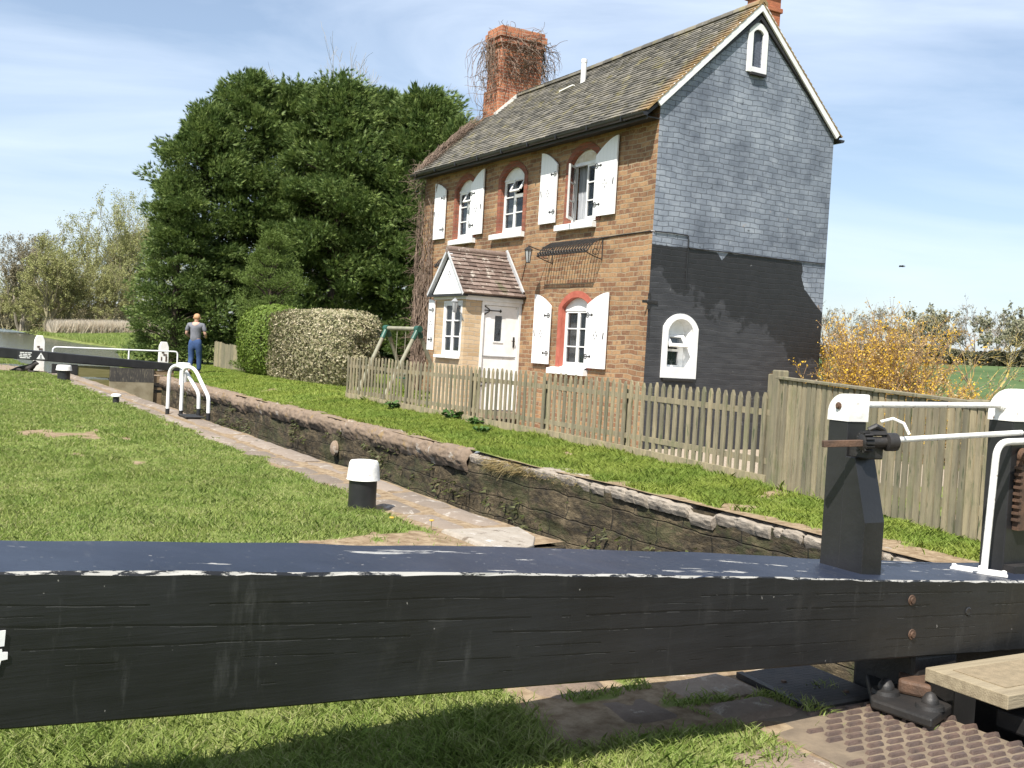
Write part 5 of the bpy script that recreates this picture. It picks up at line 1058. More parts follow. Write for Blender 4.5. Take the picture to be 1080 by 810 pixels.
mb = MB(); sbox(mb, S_s, -.145, -.115, -.005, -.019, 1.30, 1.50); mb.tube([S_s(-.13, .03, 1.42), S_s(-.19, .03, 1.42)], .009, 6); mb.tube([S_s(-.13, -.01, 1.42), S_s(-.13, .03, 1.42)], .008, 6); mb.build('handle', M['iron'], ul)
mb = MB(); sbox(mb, S_s, -.86, -.0, .18, -.08, -.05, .075); mb.build('step', M['slab'], dr)
lantern((PX-.20, 4.02, 2.00), (PX-.0, 4.02, 1.75), .95, mat('grey_lantern', (.3, .31, .32), (.2, .2, .2), rough=.4, bmp=0), M['lampglass'])
# ------------------------------------------------------------------ vegetation
def tris_from(base, dirv, side, ln, wd):
    """one narrow leaf triangle each: base points, unit directions, unit sides"""
    a = base-side*wd[:, None]; b = base+side*wd[:, None]; c = base+dirv*ln[:, None]
    V = np.stack([a, b, c], 1).reshape(-1, 3); F = np.arange(len(V)).reshape(-1, 3); return V, F
def unit(v): return v/np.maximum(1e-9, np.linalg.norm(v, axis=-1, keepdims=True))
def rand_unit(n): return unit(rng.normal(size=(n, 3)))
def quads_from(c, u, v, a, b):
    V = np.stack([c-u*a[:, None]-v*b[:, None]*.2, c+v*b[:, None], c+u*a[:, None]+v*b[:, None]*.2, c-v*b[:, None]], 1).reshape(-1, 3)
    return V, np.arange(len(V)).reshape(-1, 4)
M['cyp'] = leafmat('cypress_foliage', [(.065, .105, .028), (.11, .165, .042), (.18, .245, .066), (.28, .34, .105)], trans=.32, rough=.6, patch=(.62, .70, .70), pscale=1.5)
M['cyp2'] = leafmat('cypress_foliage_yellow', [(.085, .14, .028), (.13, .185, .040), (.17, .225, .055)], trans=.2)
M['bark'] = mat('dark_bark', (.09, .065, .045), (.045, .035, .025), 6., stretch=(4, 4, 1), rough=.9, bmp=.6)
def conifer(x, y, H, Rr, z0, label, nb=170, per=75, seed=1, m=None, group=None, power=2.2, lean=0., up=.42, ssz=1., name='conifer_tree', low=.0, tips=26):
    r_ = np.random.default_rng(seed); root = thing(name, (x, y, z0), label, 'tree', group)
    t = r_.random(nb)**.85; t = np.clip(t*(1-low)+low, 0, .995); prof = Rr*np.clip((1-t**power), 0, 1)**.55*(.90+.14*np.sin(t*9+seed))
    ang = r_.random(nb)*2*np.pi; inner = r_.random(nb) < .36; rad = prof*np.where(inner, .3+.35*r_.random(nb), .84+.26*r_.random(nb)); bsz = (.26+.52*r_.random(nb)**1.2)*min(1.25, Rr/2.)*np.where(inner, 1.3, 1.)
    bc = np.stack([x+rad*np.cos(ang)+lean*t, y+rad*np.sin(ang), z0+t*H+.1], 1)
    if tips:                              # feathery leaders that break the skyline
        k_ = rng.integers(0, nb, tips); t2 = r_.uniform(.84, .985, tips); a2 = r_.random(tips)*2*np.pi; q2 = Rr*np.clip(1.02-np.minimum(t2, 1)**power, 0, 1)**.55*r_.random(tips)**.5
        bc[-tips:] = np.stack([x+q2*np.cos(a2), y+q2*np.sin(a2), z0+t2*H+.15], 1); bsz[-tips:] = .30*r_.uniform(.6, 1.2, tips); ang[-tips:] = a2; t[-tips:] = np.minimum(t2, .99)
    out = np.stack([np.cos(ang), np.sin(ang), np.full(nb, up)+.5*t], 1); out = unit(out)
    # sprays round each bough, fanned outwards and up
    bi = np.repeat(np.arange(nb), per); n = len(bi); p = rand_unit(n)*(r_.random(n)**.33)[:, None]
    p = p*np.where((np.arange(nb)[bi] >= nb-tips)[:, None], np.array([[.45, .45, 1.7]]), np.array([[1., 1., .50]])); base = bc[bi]+p*bsz[bi, None]
    d = unit(out[bi]*.8+p*.9+r_.normal(size=(n, 3))*.42); sd = unit(np.cross(d, r_.normal(size=(n, 3)))); nm = np.cross(d, sd)
    k = 7; fan = np.linspace(-1, 1, k); L = (.062+.082*r_.random(n))*ssz*min(1.2, Rr/2.)
    B, D, S, LL = [], [], [], []
    for q, f in enumerate(fan):
        dd = unit(d+sd*f*.75+nm*(.12*r_.normal(size=(n, 1)))); B.append(base+d*(.35*L[:, None]*(1-abs(f)))); D.append(dd); S.append(unit(np.cross(dd, nm))); LL.append(L*(1-.45*abs(f)))
    B = np.concatenate(B); D = np.concatenate(D); S = np.concatenate(S); LL = np.concatenate(LL)
    V, F = tris_from(B, D, S, LL*1.3, LL*.13); V[:, 2] = np.maximum(V[:, 2], z0-.1)
    np_obj('crown', V, F, m or M['cyp'], root)
    mb = MB(); mb.tube([(x, y, z0-.1), (x+lean*.3, y, z0+H*.45), (x+lean*.9, y, z0+H*.9)], [.16*Rr/2+.05, .10*Rr/2+.03, .02], 8)
    mb.build('trunk', M['bark'], root, smooth=True)
    mb = MB()
    for i in range(0, nb, 3):
        zz = max(z0+.2, bc[i][2]-.5); mb.tube([(x+lean*t[i], y, zz), tuple((bc[i]+np.array([x, y, zz]))/2+np.array([0, 0, .05])), tuple(bc[i])], [.04, .028, .012], 4)
    mb.build('limb', M['bark'], root); return root
CON = [(182, 11, 38.8, 2.6, 6.9, 1.35, 'leftmost tall cypress, lower and sloping down towards the canal'), (208, 1, 39.5, 2.6, 9.5, 2.1, 'second tall cypress from the canal, behind the walking woman'),
       (250, 2, 40.5, 3.2, 11.0, 2.3, 'third tall cypress, with twin feathery tips above the conical shrub'), (300, 9, 41., 3.4, 10.9, 2.5, 'fourth tall cypress, slightly dipping top, at the middle of the mass'),
       (347, 3, 39.5, 3.4, 11.0, 2.5, 'fifth tall cypress, the highest top, behind the clipped hedge'), (393, 7, 41., 3.6, 11.0, 2.5, 'sixth tall cypress, beneath the bare twigs that show over the mass'),
       (436, 4, 39.5, 3.6, 10.7, 2.5, 'seventh tall cypress, behind the swing frame'), (474, 8, 38.5, 3.0, 9.5, 2.0, 'rightmost tall cypress, tucked behind the cottage roof')]
for px_, sd_, dist_, pw_, H_, R_, lab in CON:
    p = at(px_, 380, dist_); z0 = float(gz(p.x, p.y))
    conifer(p.x, p.y, H_*.955-z0, R_, z0, lab, nb=max(210, int(220*R_/2.2)), per=200, seed=sd_, group='tall cypresses behind the hedge', power=pw_)
p = at(281, 400, 32.); conifer(p.x, p.y, 4.05, .98, .1, 'small dense conical conifer in front of the tall cypresses', nb=230, per=260, seed=21, m=M['cyp2'], power=2.3, up=2.2, ssz=.60, tips=0, name='conifer_shrub')

def box_hedge(name, cx_, cy_, hx, hy, H, z0, label, m, n, lf, rotz=0., pw=4., wood=True, cat='hedge'):
    root = thing(name, (cx_, cy_, z0), label, cat)
    d = rand_unit(n)
    k = (np.abs(d)**pw).sum(1)**(-1/pw); p = d*k[:, None]; shell = (1-.16*rng.random(n)**1.5); p = p*shell[:, None]
    lump = 1+.045*vnoise(p[:, 0]*hx*2+p[:, 2]*1.7, p[:, 1]*hy*2+p[:, 2]*2.3, .5, 3)
    X = cx_+p[:, 0]*hx*lump; Y = cy_+p[:, 1]*hy*lump; Z = z0+H*.5+p[:, 2]*H*.5*lump
    Z = np.where(p[:, 2] < -.1, z0+H*.5+p[:, 2]*H*.54, Z); c = np.stack([X, Y, np.maximum(Z, z0)], 1)
    nrm = unit(p+rng.normal(size=(n, 3))*.6); u = unit(np.cross(nrm, rng.normal(size=(n, 3)))); v = np.cross(nrm, u)
    s = lf*(.6+.8*rng.random(n)); V, F = quads_from(c, u, v, s*.5, s); np_obj('foliage', V, F, m, root)
    mb = MB(); rr = random.Random(5)
    for i in range(60):
        a, b_ = rr.uniform(-.6, .6)*hx, rr.uniform(-.8, .8)*hy; mb.tube([(cx_+a*.6, cy_+b_*.9, z0-.05), (cx_+a, cy_+b_, z0+H*.5), (cx_+a*1.15, cy_+b_*1.05, z0+H*.85)], [.02, .013, .006], 4)
    mb.build('stem', M['bark'], root)
    # the dense inside of a clipped hedge: dark twiggy core
    bm_ = MB(); seg = []
    for i in range(900):
        q = rand_unit(1)[0]; kk = (abs(q)**pw).sum()**(-1/pw)*rng.uniform(.2, .86); a = np.array([cx_+q[0]*kk*hx, cy_+q[1]*kk*hy, z0+H*.5+q[2]*kk*H*.5]); b_ = a+rng.normal(size=3)*.13
        bm_.tube([tuple(a), tuple(b_)], .006, 3, cap=False)
    bm_.build('twigs', M['bark'], root); return root
M['varieg'] = leafmat('variegated_leaf', [(.10, .11, .045), (.20, .20, .095), (.38, .34, .21), (.50, .44, .31), (.15, .15, .065), (.34, .29, .17)], trans=.2)
M['privet'] = leafmat('bright_green_leaf', [(.09, .145, .018), (.13, .20, .028), (.18, .24, .042), (.08, .12, .018)], trans=.25)
box_hedge('clipped_hedge', -1.08, 12.2, .62, 2.95, 1.86, .12, 'large clipped hedge of cream variegated leaves beside the end of the picket fence', M['varieg'], 46000, .036, pw=5.5)
box_hedge('clipped_hedge', -1.10, 15.9, .88, 1.5, 2.02, .12, 'bright green rounded hedge end behind the cream variegated hedge', M['privet'], 30000, .036, pw=2.8)

# bare branching trees
def branches(start, d0, L0, r0, depth, r, spread=.55, ratio=.72, nseg=3, kids=(2, 3), up=.12, out=None, minr=.003, jit=.16, tips=None, sub=1):
    stack = [(np.array(start, float), np.array(d0, float)/np.linalg.norm(d0), L0, r0, depth)]
    while stack:
        p, d, L, rad, dep = stack.pop(); pts = [p.copy()]; rs = [rad]
        for i in range(nseg):
            d = d+r.normal(size=3)*jit+np.array([0, 0, up]); d /= np.linalg.norm(d); p = p+d*L/nseg; pts.append(p.copy()); rs.append(max(minr*.6, rad*(1-.4*(i+1)/nseg)))
        out.append((pts, rs, dep))
        if dep <= 0:
            if tips is not None: tips.append((pts[-1], d)); tips.append((pts[-2], d))
            continue
        nk = r.integers(kids[0], kids[1]+1)
        for k in range(nk):
            q = pts[-1] if k == 0 else pts[r.integers(1, len(pts))]; s = spread*(.35 if k == 0 else 1.); a = r.normal(size=3); a -= d*a.dot(d); a /= np.linalg.norm(a)+1e-9
            stack.append((q, d+a*s*(.7+.6*r.random()), L*ratio*(.8+.4*r.random()), max(minr, rad*.62*(1. if k == 0 else .85)), dep-1))
def branch_mesh(mb, out, thick=.03, dep_cut=None):
    for pts, rs, dep in out: mb.tube([tuple(p) for p in pts], rs, 6 if rs[0] > thick else 3, cap=False)
def bare_tree(name, x, y, z0, H, label, seed, group=None, cat='tree', mtrunk=None, mbud=None, trunks=1, depth=6, spread=.55, bud=0, budsz=.03, base_r=None, up=.12, tw=.004, kids=(2, 3), lean=(0, 0), ratio=.74, partname='crown'):
    r = np.random.default_rng(seed); root = thing(name, (x, y, z0), label, cat, group)
    tot = sum(ratio**i for i in range(depth+1)); L0 = H/tot*1.05; tips = []; outs = []
    for k in range(trunks):
        d = np.array([lean[0]+(r.normal()*.22 if trunks > 1 else 0), lean[1]+(r.normal()*.22 if trunks > 1 else 0), 1.]); o = []
        branches((x+(r.normal()*.25 if trunks > 1 else 0), y+(r.normal()*.25 if trunks > 1 else 0), z0-.1), d, L0*(.85+.3*r.random()), base_r or H*.018, depth, r, spread=spread, ratio=ratio, out=o, tips=tips, up=up, minr=tw, kids=kids); outs += o
    mb = MB(); branch_mesh(mb, [o for o in outs if o[2] >= depth-1]); mb.build('trunk', mtrunk or M['bark'], root, smooth=True)
    mb = MB(); branch_mesh(mb, [o for o in outs if o[2] < depth-1]); mb.build('branches', mtrunk or M['bark'], root)
    if bud and mbud:
        T = np.array([t[0] for t in tips]); Dd = np.array([t[1] for t in tips]); n = len(T)*bud; bi = np.repeat(np.arange(len(T)), bud)
        c = T[bi]-Dd[bi]*(r.random((n, 1))*H*.05)+r.normal(size=(n, 3))*H*.012; nr = rand_unit(n); u = unit(np.cross(nr, r.normal(size=(n, 3)))); v = np.cross(nr, u); s = budsz*(.6+.8*r.random(n))
        V, F = quads_from(c, u, v, s*.6, s); np_obj('crown', V, F, mbud, root)
    return root
M['willowbark'] = mat('olive_brown_bark', (.25, .22, .125), (.18, .16, .095), 4., rough=.9, bmp=.2)
M['greybark'] = mat('grey_brown_bark', (.33, .29, .22), (.24, .21, .16), 4., rough=.9, bmp=.2)
M['budolive'] = leafmat('olive_spring_bud', [(.27, .28, .10), (.34, .35, .14), (.23, .22, .09)], trans=.3)
M['budgrey'] = leafmat('greyish_bud', [(.20, .18, .11), (.26, .23, .14), (.16, .14, .09)], trans=.2)
WL = [(22, 98, 10.2, 31, 'leftmost budding willow across the canal, shorter and thin crowned', 'g'), (72, 92, 11.6, 32, 'budding willow in the middle of the far canal bank', 'w'), (112, 92, 12.9, 33, 'tallest budding willow on the far canal bank, wide bare crown', 'w'),
      (142, 95, 12.6, 36, 'budding willow partly hidden by the leftmost cypress', 'w'), (48, 86, 7.5, 34, 'low olive willow leaning over the reeds', 'w')]
for px_, D_, H_, sd_, lab, kd in WL:
    D_ *= 1.45; H_ *= 1.5
    p = at(px_, 345, D_); bare_tree('willow_tree', p.x, p.y, .3, H_*.76, lab, sd_, 'willows on the far canal bank', mtrunk=M['willowbark'] if kd == 'w' else M['greybark'], mbud=M['budolive'] if kd == 'w' else M['budgrey'], trunks=4, depth=6, bud=8, budsz=.085, tw=.013, base_r=.20, spread=.62, up=.10)
for px_, D_, H_, sd_, lab in [(8, 100, 4.6, 41, 'low brown scrub bush at the left edge beside the water'), (28, 94, 4.8, 42, 'reddish brown scrub under the leftmost willow'), (95, 84, 5.2, 43, 'dense olive scrub under the tallest willow'), (128, 84, 5.6, 44, 'brownish scrub next to the cypresses on the far bank'), (62, 88, 4.6, 45, 'olive scrub beside the pale reeds')]:
    D_ *= 1.5; H_ *= 1.4
    p = at(px_, 345, D_); bare_tree('scrub_bush', p.x, p.y, .3, H_, lab, sd_, 'scrub on the far canal bank', cat='bush', mtrunk=M['willowbark'], mbud=M['budolive'], trunks=9, depth=5, bud=8, budsz=.075, tw=.013, base_r=.06, spread=.75, up=.03)
for (px0_, px1_, D0_, hh_, n_, cols_, lab_) in [(-60, 220, 160, 5.0, 42000, [(.17, .15, .085), (.23, .20, .11), (.13, .12, .06)], 'brown thicket filling the gap below the willow crowns'), (-80, 60, 235, 7.0, 9000, [(.10, .14, .05), (.14, .18, .07)], 'far green hedge at the left edge beyond the water')]:
    th_ = thing('thicket', tuple(at(px0_, 345, D0_)), lab_, 'thicket'); A0, A1 = at(px0_, 345, D0_), at(px1_, 345, D0_); tt = rng.random(n_); X = A0.x+(A1.x-A0.x)*tt+rng.normal(size=n_)*1.2; Y = A0.y+(A1.y-A0.y)*tt+rng.normal(size=n_)*1.2
    Z = .2+rng.random(n_)**.8*(hh_*(1+.35*vnoise(X, Y, 5, 6)+.2*vnoise(X, Y, 1.5, 7))); c = np.stack([X, Y, Z], 1); nr = rand_unit(n_); u = unit(np.cross(nr, rand_unit(n_))); v = np.cross(nr, u); s = .17*(.6+rng.random(n_)); V, F = quads_from(c, u, v, s*.35, s*1.3)
    np_obj('foliage', V, F, leafmat('thicket_twig', cols_, trans=.1), th_)
# twigs that rise over the cypresses
p = at(408, 300, 46); bare_tree('bare_tree', p.x, p.y, .1, 11.6, 'bare pale tree whose twigs rise above the cypress tops', 51, mtrunk=M['greybark'], trunks=2, depth=7, tw=.008, base_r=.16, spread=.6)
p = at(352, 300, 46); bare_tree('bare_tree', p.x, p.y, .1, 11.9, 'bare tree just showing left of the highest cypress tips', 57, mtrunk=M['greybark'], trunks=1, depth=6, tw=.008, base_r=.16, spread=.6)
# right hand side: hedgerow trees beyond the field
M['hedgebark'] = mat('hazy_bark', (.30, .27, .24), (.23, .21, .19), 4., rough=.9, bmp=0)
M['bluegreen'] = leafmat('far_evergreen_leaf', [(.19, .19, .12), (.24, .24, .15), (.28, .27, .18)], trans=.2)
FT = [(868, 120, 6.6, 61, 'b', 'far pale bare hedgerow tree just right of the cottage wall'), (888, 120, 7.1, 62, 'b', 'far bare hedgerow tree behind the left end of the yellow bush'), (908, 122, 6.6, 63, 'b', 'far bare hedgerow tree behind the middle of the yellow bush'), (925, 125, 5.6, 64, 'b', 'low far bare hedgerow tree above the yellow bush'),
      (955, 140, 5.4, 65, 'g', 'low green far hedgerow tree behind the yellow bush spikes'), (984, 130, 6.9, 66, 'g', 'round grey green hedgerow tree left of the lichened tree'), (1004, 135, 5.8, 67, 'b', 'far hedgerow tree just left of the lichened tree trunk'), (1026, 128, 6.6, 68, 'b', 'far brownish hedgerow tree behind the lichened tree crown'),
      (1048, 128, 7.0, 69, 'b', 'far hedgerow tree second from the right edge'), (1072, 120, 7.3, 70, 'g', 'far hedgerow tree at the right edge of the field'), (1098, 120, 7.3, 71, 'g', 'far dark hedgerow tree beyond the right edge')]
for px_, D_, H_, sd_, kd, lab in FT:
    p = at(px_, 375, D_); z0 = float(gz(p.x, p.y)); H_ = H_*.86
    bare_tree('hedgerow_tree', p.x, p.y, z0, H_, lab, sd_, 'hedgerow trees beyond the field', mtrunk=M['hedgebark'], mbud=M['bluegreen'] if kd == 'g' else M['budgrey'], trunks=2 if kd == 'b' else 3, depth=6, bud=3 if kd == 'g' else 1, budsz=.15 if kd == 'g' else .09, tw=.018, base_r=.14, spread=.7, up=.03)
hd = thing('field_hedge', (60, 60, 0), 'low brown field hedge along the far edge of the green field', 'hedge')
n = 26000; tt = rng.random(n); P0, P1 = at(850, 375, 126), at(1180, 375, 118); X = P0.x+(P1.x-P0.x)*tt+rng.normal(size=n)*.5; Y = P0.y+(P1.y-P0.y)*tt+rng.normal(size=n)*.5
Z = gz(X, Y)+rng.random(n)*(1.5+.5*vnoise(X, Y, 4, 5)); c = np.stack([X, Y, Z], 1); nr = rand_unit(n); u = unit(np.cross(nr, rand_unit(n))); v = np.cross(nr, u); s = .16*(.6+rng.random(n)); V, F = quads_from(c, u, v, s*.5, s)
np_obj('foliage', V, F, leafmat('brown_hedge_twig', [(.09, .085, .05), (.13, .12, .07), (.06, .065, .035)], trans=.1), hd)

# forsythia-like yellow bush and the lichened fruit tree beyond the board fence
M['forstem'] = mat('tan_stem', (.30, .19, .10), (.20, .12, .065), 8., rough=.85, bmp=.1)
M['yellow'] = leafmat('golden_flower', [(.62, .38, .03), (.75, .50, .04), (.70, .47, .10), (.50, .32, .08)], trans=.35)
M['tanleaf'] = leafmat('tan_faded_leaf', [(.48, .33, .18), (.58, .45, .25), (.36, .25, .14), (.52, .42, .20)], trans=.3)
def flower_bush(px_c, D_, W_, H_, label, seed, yel=1., nst=110, lean=0):
    r = np.random.default_rng(seed); p = at(px_c, 400, D_); x, y = p.x, p.y; z0 = float(gz(x, y)); root = thing('flowering_bush', (x, y, z0), label, 'bush', 'yellow flowering bushes behind the board fence'); mb = MB(); C = []
    rv = np.array([AR.x, AR.y, 0]); fv = np.array([AF.x, AF.y, 0])
    for k in range(nst):
        a = r.normal()*.5; b_ = r.normal()*.45; L = H_*(.62+.38*r.random())*(1-.16*min(1, abs(a))); d = rv*(a*.55+lean)+fv*b_*.5+np.array([0, 0, 1.15]); d /= np.linalg.norm(d); q = np.array([x, y, z0])+rv*a*W_*.33+fv*b_*.4; pts = [q]
        for i in range(7): d = d+r.normal(size=3)*.09+np.array([0, 0, -.02]); d /= np.linalg.norm(d); q = q+d*L/7; pts.append(q)
        mb.tube([tuple(t) for t in pts], list(np.linspace(.011, .003, 8)), 4, cap=False)
        for i in range(1, 8):
            for s_ in range(3):
                e = unit(d+r.normal(size=3)*.7); q2 = pts[i]+e*(.12+.22*r.random()); mb.tube([tuple(pts[i]), tuple(q2)], [.004, .002], 3, cap=False)
                for t in np.linspace(.1, 1, 6): C.append(pts[i]*(1-t)+q2*t)
    mb.build('stem', M['forstem'], root); C = np.array(C); k = vnoise(C[:, 0]*1.+C[:, 2], C[:, 1]+C[:, 2]*1.3, .45, seed); isy = (k+r.normal(size=len(C))*.35) > (.0-.35*yel)
    for nm, msk, mm, sz in (('flowers', isy, M['yellow'], .020), ('leaves', ~isy, M['tanleaf'], .017)):
        c = C[msk]; c = c[r.random(len(c)) < .85]; n = len(c); c = c+r.normal(size=(n, 3))*.02; nr = rand_unit(n); u = unit(np.cross(nr, rand_unit(n))); v = np.cross(nr, u); s = sz*(.6+.8*r.random(n)); V, F = quads_from(c, u, v, s*.6, s); np_obj(nm, V, F, mm, root)
flower_bush(903, 19.8, 1.5, 2.35, 'leftmost golden bush, fullest with flowers, against the cottage corner', 81, 1.2, 150)
flower_bush(940, 20.0, 1.2, 2.65, 'middle golden bush with one tall upright spray above the board fence', 82, .7, 130)
flower_bush(985, 18.5, 1.5, 1.45, 'sparser low yellow bush right of the tall spray, in front of the green field', 83, .5, 60, .25)
M['lichen'] = mat('lichened_bark', (.26, .22, .10), (.40, .30, .07), 9., rough=.9, spots=(.16, .14, .11), spot_scale=12., spot_thr=.5, bmp=.5)
p = at(1018, 400, 21.5); bare_tree('fruit_tree', p.x, p.y, float(gz(p.x, p.y)), 2.95, 'gnarled bare tree with yellow lichen on its limbs beyond the board fence', 91, mtrunk=M['lichen'], mbud=M['budgrey'], trunks=2, depth=6, bud=1, budsz=.022, tw=.0045, base_r=.06, spread=.72, up=.04)

# creeper on the cottage
M['vine'] = mat('dry_creeper_stem', (.21, .15, .11), (.12, .085, .065), 9., rough=.9, bmp=0)
cr = thing('creeper', (-.1, 8.5, 0), 'leafless brown creeper covering the left corner of the cottage and hanging round its chimney', 'creeper')
r = np.random.default_rng(12); mb = MB()
for k in range(130):                    # up the front wall at its left end
    y = 8.68-abs(r.normal())*.16; z = r.random()*2.2 if k % 3 else .05; q = np.array([-.03-r.random()*.06, y, z]); pts = [q]; d = np.array([0, -.05+r.normal()*.35, 1.])
    for i in range(int(4+r.random()*12)):
        d = d+np.array([0, r.normal()*.32, .12]); d /= np.linalg.norm(d); q = q+d*.26; q[0] = -.03-abs(r.normal())*.05; q[1] = min(q[1], 8.72); lim = 7.55 if q[2] > 4.3 else 7.95
        if q[1] < lim: d[1] = abs(d[1]); q[1] = lim+.02
        if q[2] > 4.9: break
        pts.append(q.copy())
    if len(pts) > 2: mb.tube([tuple(p) for p in pts], list(np.linspace(.012 if k % 8 else .026, .004, len(pts))), 4, cap=False)
mb.build('wall_stem', M['vine'], cr)
mb = MB()
for k in range(240):                    # shaggy fringe off the wall corner and eave
    z = r.random()*5.2 if k < 190 else 4.75+r.random()*.5; y = (8.5+r.random()*.2) if k < 190 else 8.75-abs(r.normal())*.42; q = np.array([-.05-(0 if k < 190 else .28*r.random()), y, z]); pts = [q]; d = np.array([-.45+r.normal()*.4, .35+r.normal()*.5, r.normal()*.6+(0 if k < 190 else .2)])
    for i in range(4): d = d+r.normal(size=3)*.35+np.array([0, 0, -.12]); d /= np.linalg.norm(d); q = q+d*.07*(1+r.random()); pts.append(q.copy())
    mb.tube([tuple(p) for p in pts], [.006, .005, .004, .003, .002], 3, cap=False)
for k in range(260):                    # over the tiles at the far end
    x = r.random()*1.1-.3; y = 8.7-abs(r.normal())*.22-(.55 if x > .6 else 0)*0; q = np.array([x, y, EZ+x*sl_+.06]); pts = [q]; d = np.array([.6, r.normal()*.8, .6])
    for i in range(6):
        d = d+np.array([.05, r.normal()*.35, .05]); d /= np.linalg.norm(d); q = q+d*.12; q[2] = EZ+q[0]*sl_+.05+abs(r.normal())*.05; q[1] = min(q[1], 8.8); pts.append(q.copy())
    mb.tube([tuple(p) for p in pts], list(np.linspace(.007, .003, 7)), 3, cap=False)
mb.build('loose_twigs', M['vine'], cr)
mb = MB()
for k in range(230):                    # birds-nest tangle round the chimney head
    a = r.random()*2*np.pi; face = r.random(); g_ = .05
    if face < .55: q = np.array([cx0+(cx1-cx0)*r.random(), cy0-g_-.05*r.random(), 7.5+1.0*r.random()**.7]); nrm = np.array([0, -1, 0.])
    elif face < .75: q = np.array([cx0-g_, cy0+(cy1-cy0)*r.random(), 6.6+1.9*r.random()]); nrm = np.array([-1., 0, 0])
    elif face < .92: q = np.array([cx1+g_, cy0+(cy1-cy0)*r.random(), 7.6+.9*r.random()]); nrm = np.array([1., 0, 0])
    else: q = np.array([cx0+(cx1-cx0)*r.random(), cy0+(cy1-cy0)*r.random(), 8.56]); nrm = np.array([0, 0, 1.])
    wild = r.random() < .35; d = nrm*(.9 if wild else .15)+r.normal(size=3)*.6+np.array([0, 0, .2 if wild else 0]); pts = [q]
    for i in range(7):
        d = d/np.linalg.norm(d)+r.normal(size=3)*.38+np.array([0, 0, -.16 if wild else -.05])+(0 if wild else -.12)*nrm*0; d /= np.linalg.norm(d); q = q+d*(.105 if wild else .075)
        if cx0-.03 < q[0] < cx1+.03 and cy0-.03 < q[1] < cy1+.03 and q[2] < 8.5: q = q+nrm*.12
        pts.append(q.copy())
    mb.tube([tuple(p) for p in pts], list(np.linspace(.009, .0035, 8)), 3, cap=False)
for side, nm in ((cx0-.12, 60), (cx1+.14, 60)):   # strands hanging down either side
    for k in range(nm):
        q = np.array([side+r.normal()*.10, cy0+r.random()*.6, 8.4-r.random()*.4]); pts = [q]; d = np.array([(side-1.8)*.4, -.1, .1])
        for i in range(int(5+r.random()*(9 if side < 2 else 4))): d = d*.55+r.normal(size=3)*.28+np.array([0, 0, -.55]); d /= np.linalg.norm(d); q = q+d*.12; pts.append(q.copy())
        mb.tube([tuple(p) for p in pts], list(np.linspace(.008, .003, len(pts))), 3, cap=False)
mb.build('chimney_twigs', M['vine'], cr)

# ------------------------------------------------------------------ turf
M['blade'] = leafmat('lawn_grass', [(.17, .235, .05), (.235, .30, .068), (.33, .37, .12), (.20, .265, .055), (.44, .42, .21)], trans=.35, patch=(.80, .90, .76), pscale=2.2, spec=.25)
M['blade2'] = leafmat('verge_grass', [(.20, .275, .04), (.26, .33, .058), (.34, .39, .095), (.23, .29, .045)], trans=.35, patch=(.75, .85, .8), pscale=1.3, spec=.25)
def blades(name, xy, h0, w0, m, label, keep=None, lay=.55):
    x, y = xy[:, 0], xy[:, 1]; n = len(x); dst = np.hypot(x-EYE.x, y-EYE.y); z = gz(x, y)-.004
    tuft = 1+.45*vnoise(x, y, .17, 50)+.35*vnoise(x, y, .6, 51); h = h0*np.clip(tuft, .25, 2)*(.6+.7*rng.random(n)); wv = w0*(.7+.6*rng.random(n))
    a = rng.random(n)*2*np.pi; ln = lay*(.4+1.0*rng.random(n)); comb = vnoise(x, y, .9, 52)*1.4
    d = np.stack([np.cos(a)*ln+.25*np.cos(comb*3), np.sin(a)*ln+.25*np.sin(comb*3), np.ones(n)], 1); d = unit(d); tipd = unit(d+np.stack([np.cos(a)*.6, np.sin(a)*.6, -np.full(n, .25)], 1))
    sd = unit(np.cross(d, np.stack([rng.normal(size=n), rng.normal(size=n), np.zeros(n)], 1))); b = np.stack([x, y, z], 1)
    mid = b+d*(h*.55)[:, None]; tip = mid+tipd*(h*.5)[:, None]
    V = np.stack([b-sd*wv[:, None], b+sd*wv[:, None], mid+sd*(wv*.7)[:, None], tip, mid-sd*(wv*.7)[:, None]], 1).reshape(-1, 3)
    F = np.arange(len(V)).reshape(-1, 5); o = np_obj(name, V, F, m); tag(o, label, 'grass', kind='stuff'); return o
def scatter(x0, x1, y0, y1, dens, cond):
    n = int((x1-x0)*(y1-y0)*dens); x = x0+(x1-x0)*rng.random(n); y = y0+(y1-y0)*rng.random(n); k = cond(x, y); return np.stack([x[k], y[k]], 1)
def inview(x, y, mg=2.2):
    dx, dy = x-EYE.x, y-EYE.y; f = dx*AF.x+dy*AF.y; s = dx*AR.x+dy*AR.y; return (f > .5) & (np.abs(s) < f*.60+mg)
def lawn(x, y): return (bare_field(x, y)+.25*rng.normal(size=len(x)) < .42) & (x < -6.9) & inview(x, y)
def near_ok(x, y): return (bare_field(x, y)+.2*rng.normal(size=len(x)) < .42) & inview(x, y, 1.5)
a1 = scatter(-12.6, -7.0, -12.6, -9.3, 10500, near_ok); blades('lawn_grass', a1, .052, .0022, M['blade'], 'tufty grass under and just behind the balance beam', lay=.7)
a2 = scatter(-11.5, -6.8, -9.3, -2.5, 5200, lawn); a3 = scatter(-12, -6.8, -2.5, 5, 2300, lawn); a4 = scatter(-13, -6.8, 5, 26, 900, lawn)
blades('lawn_grass', a2, .040, .0030, M['blade'], 'mown lawn between the balance beam and the middle of the lock side'); blades('lawn_grass', a3, .042, .0048, M['blade'], 'mown lawn beside the ladder rails'); blades('lawn_grass', a4, .05, .009, M['blade'], 'far part of the mown lawn by the top gate beam')
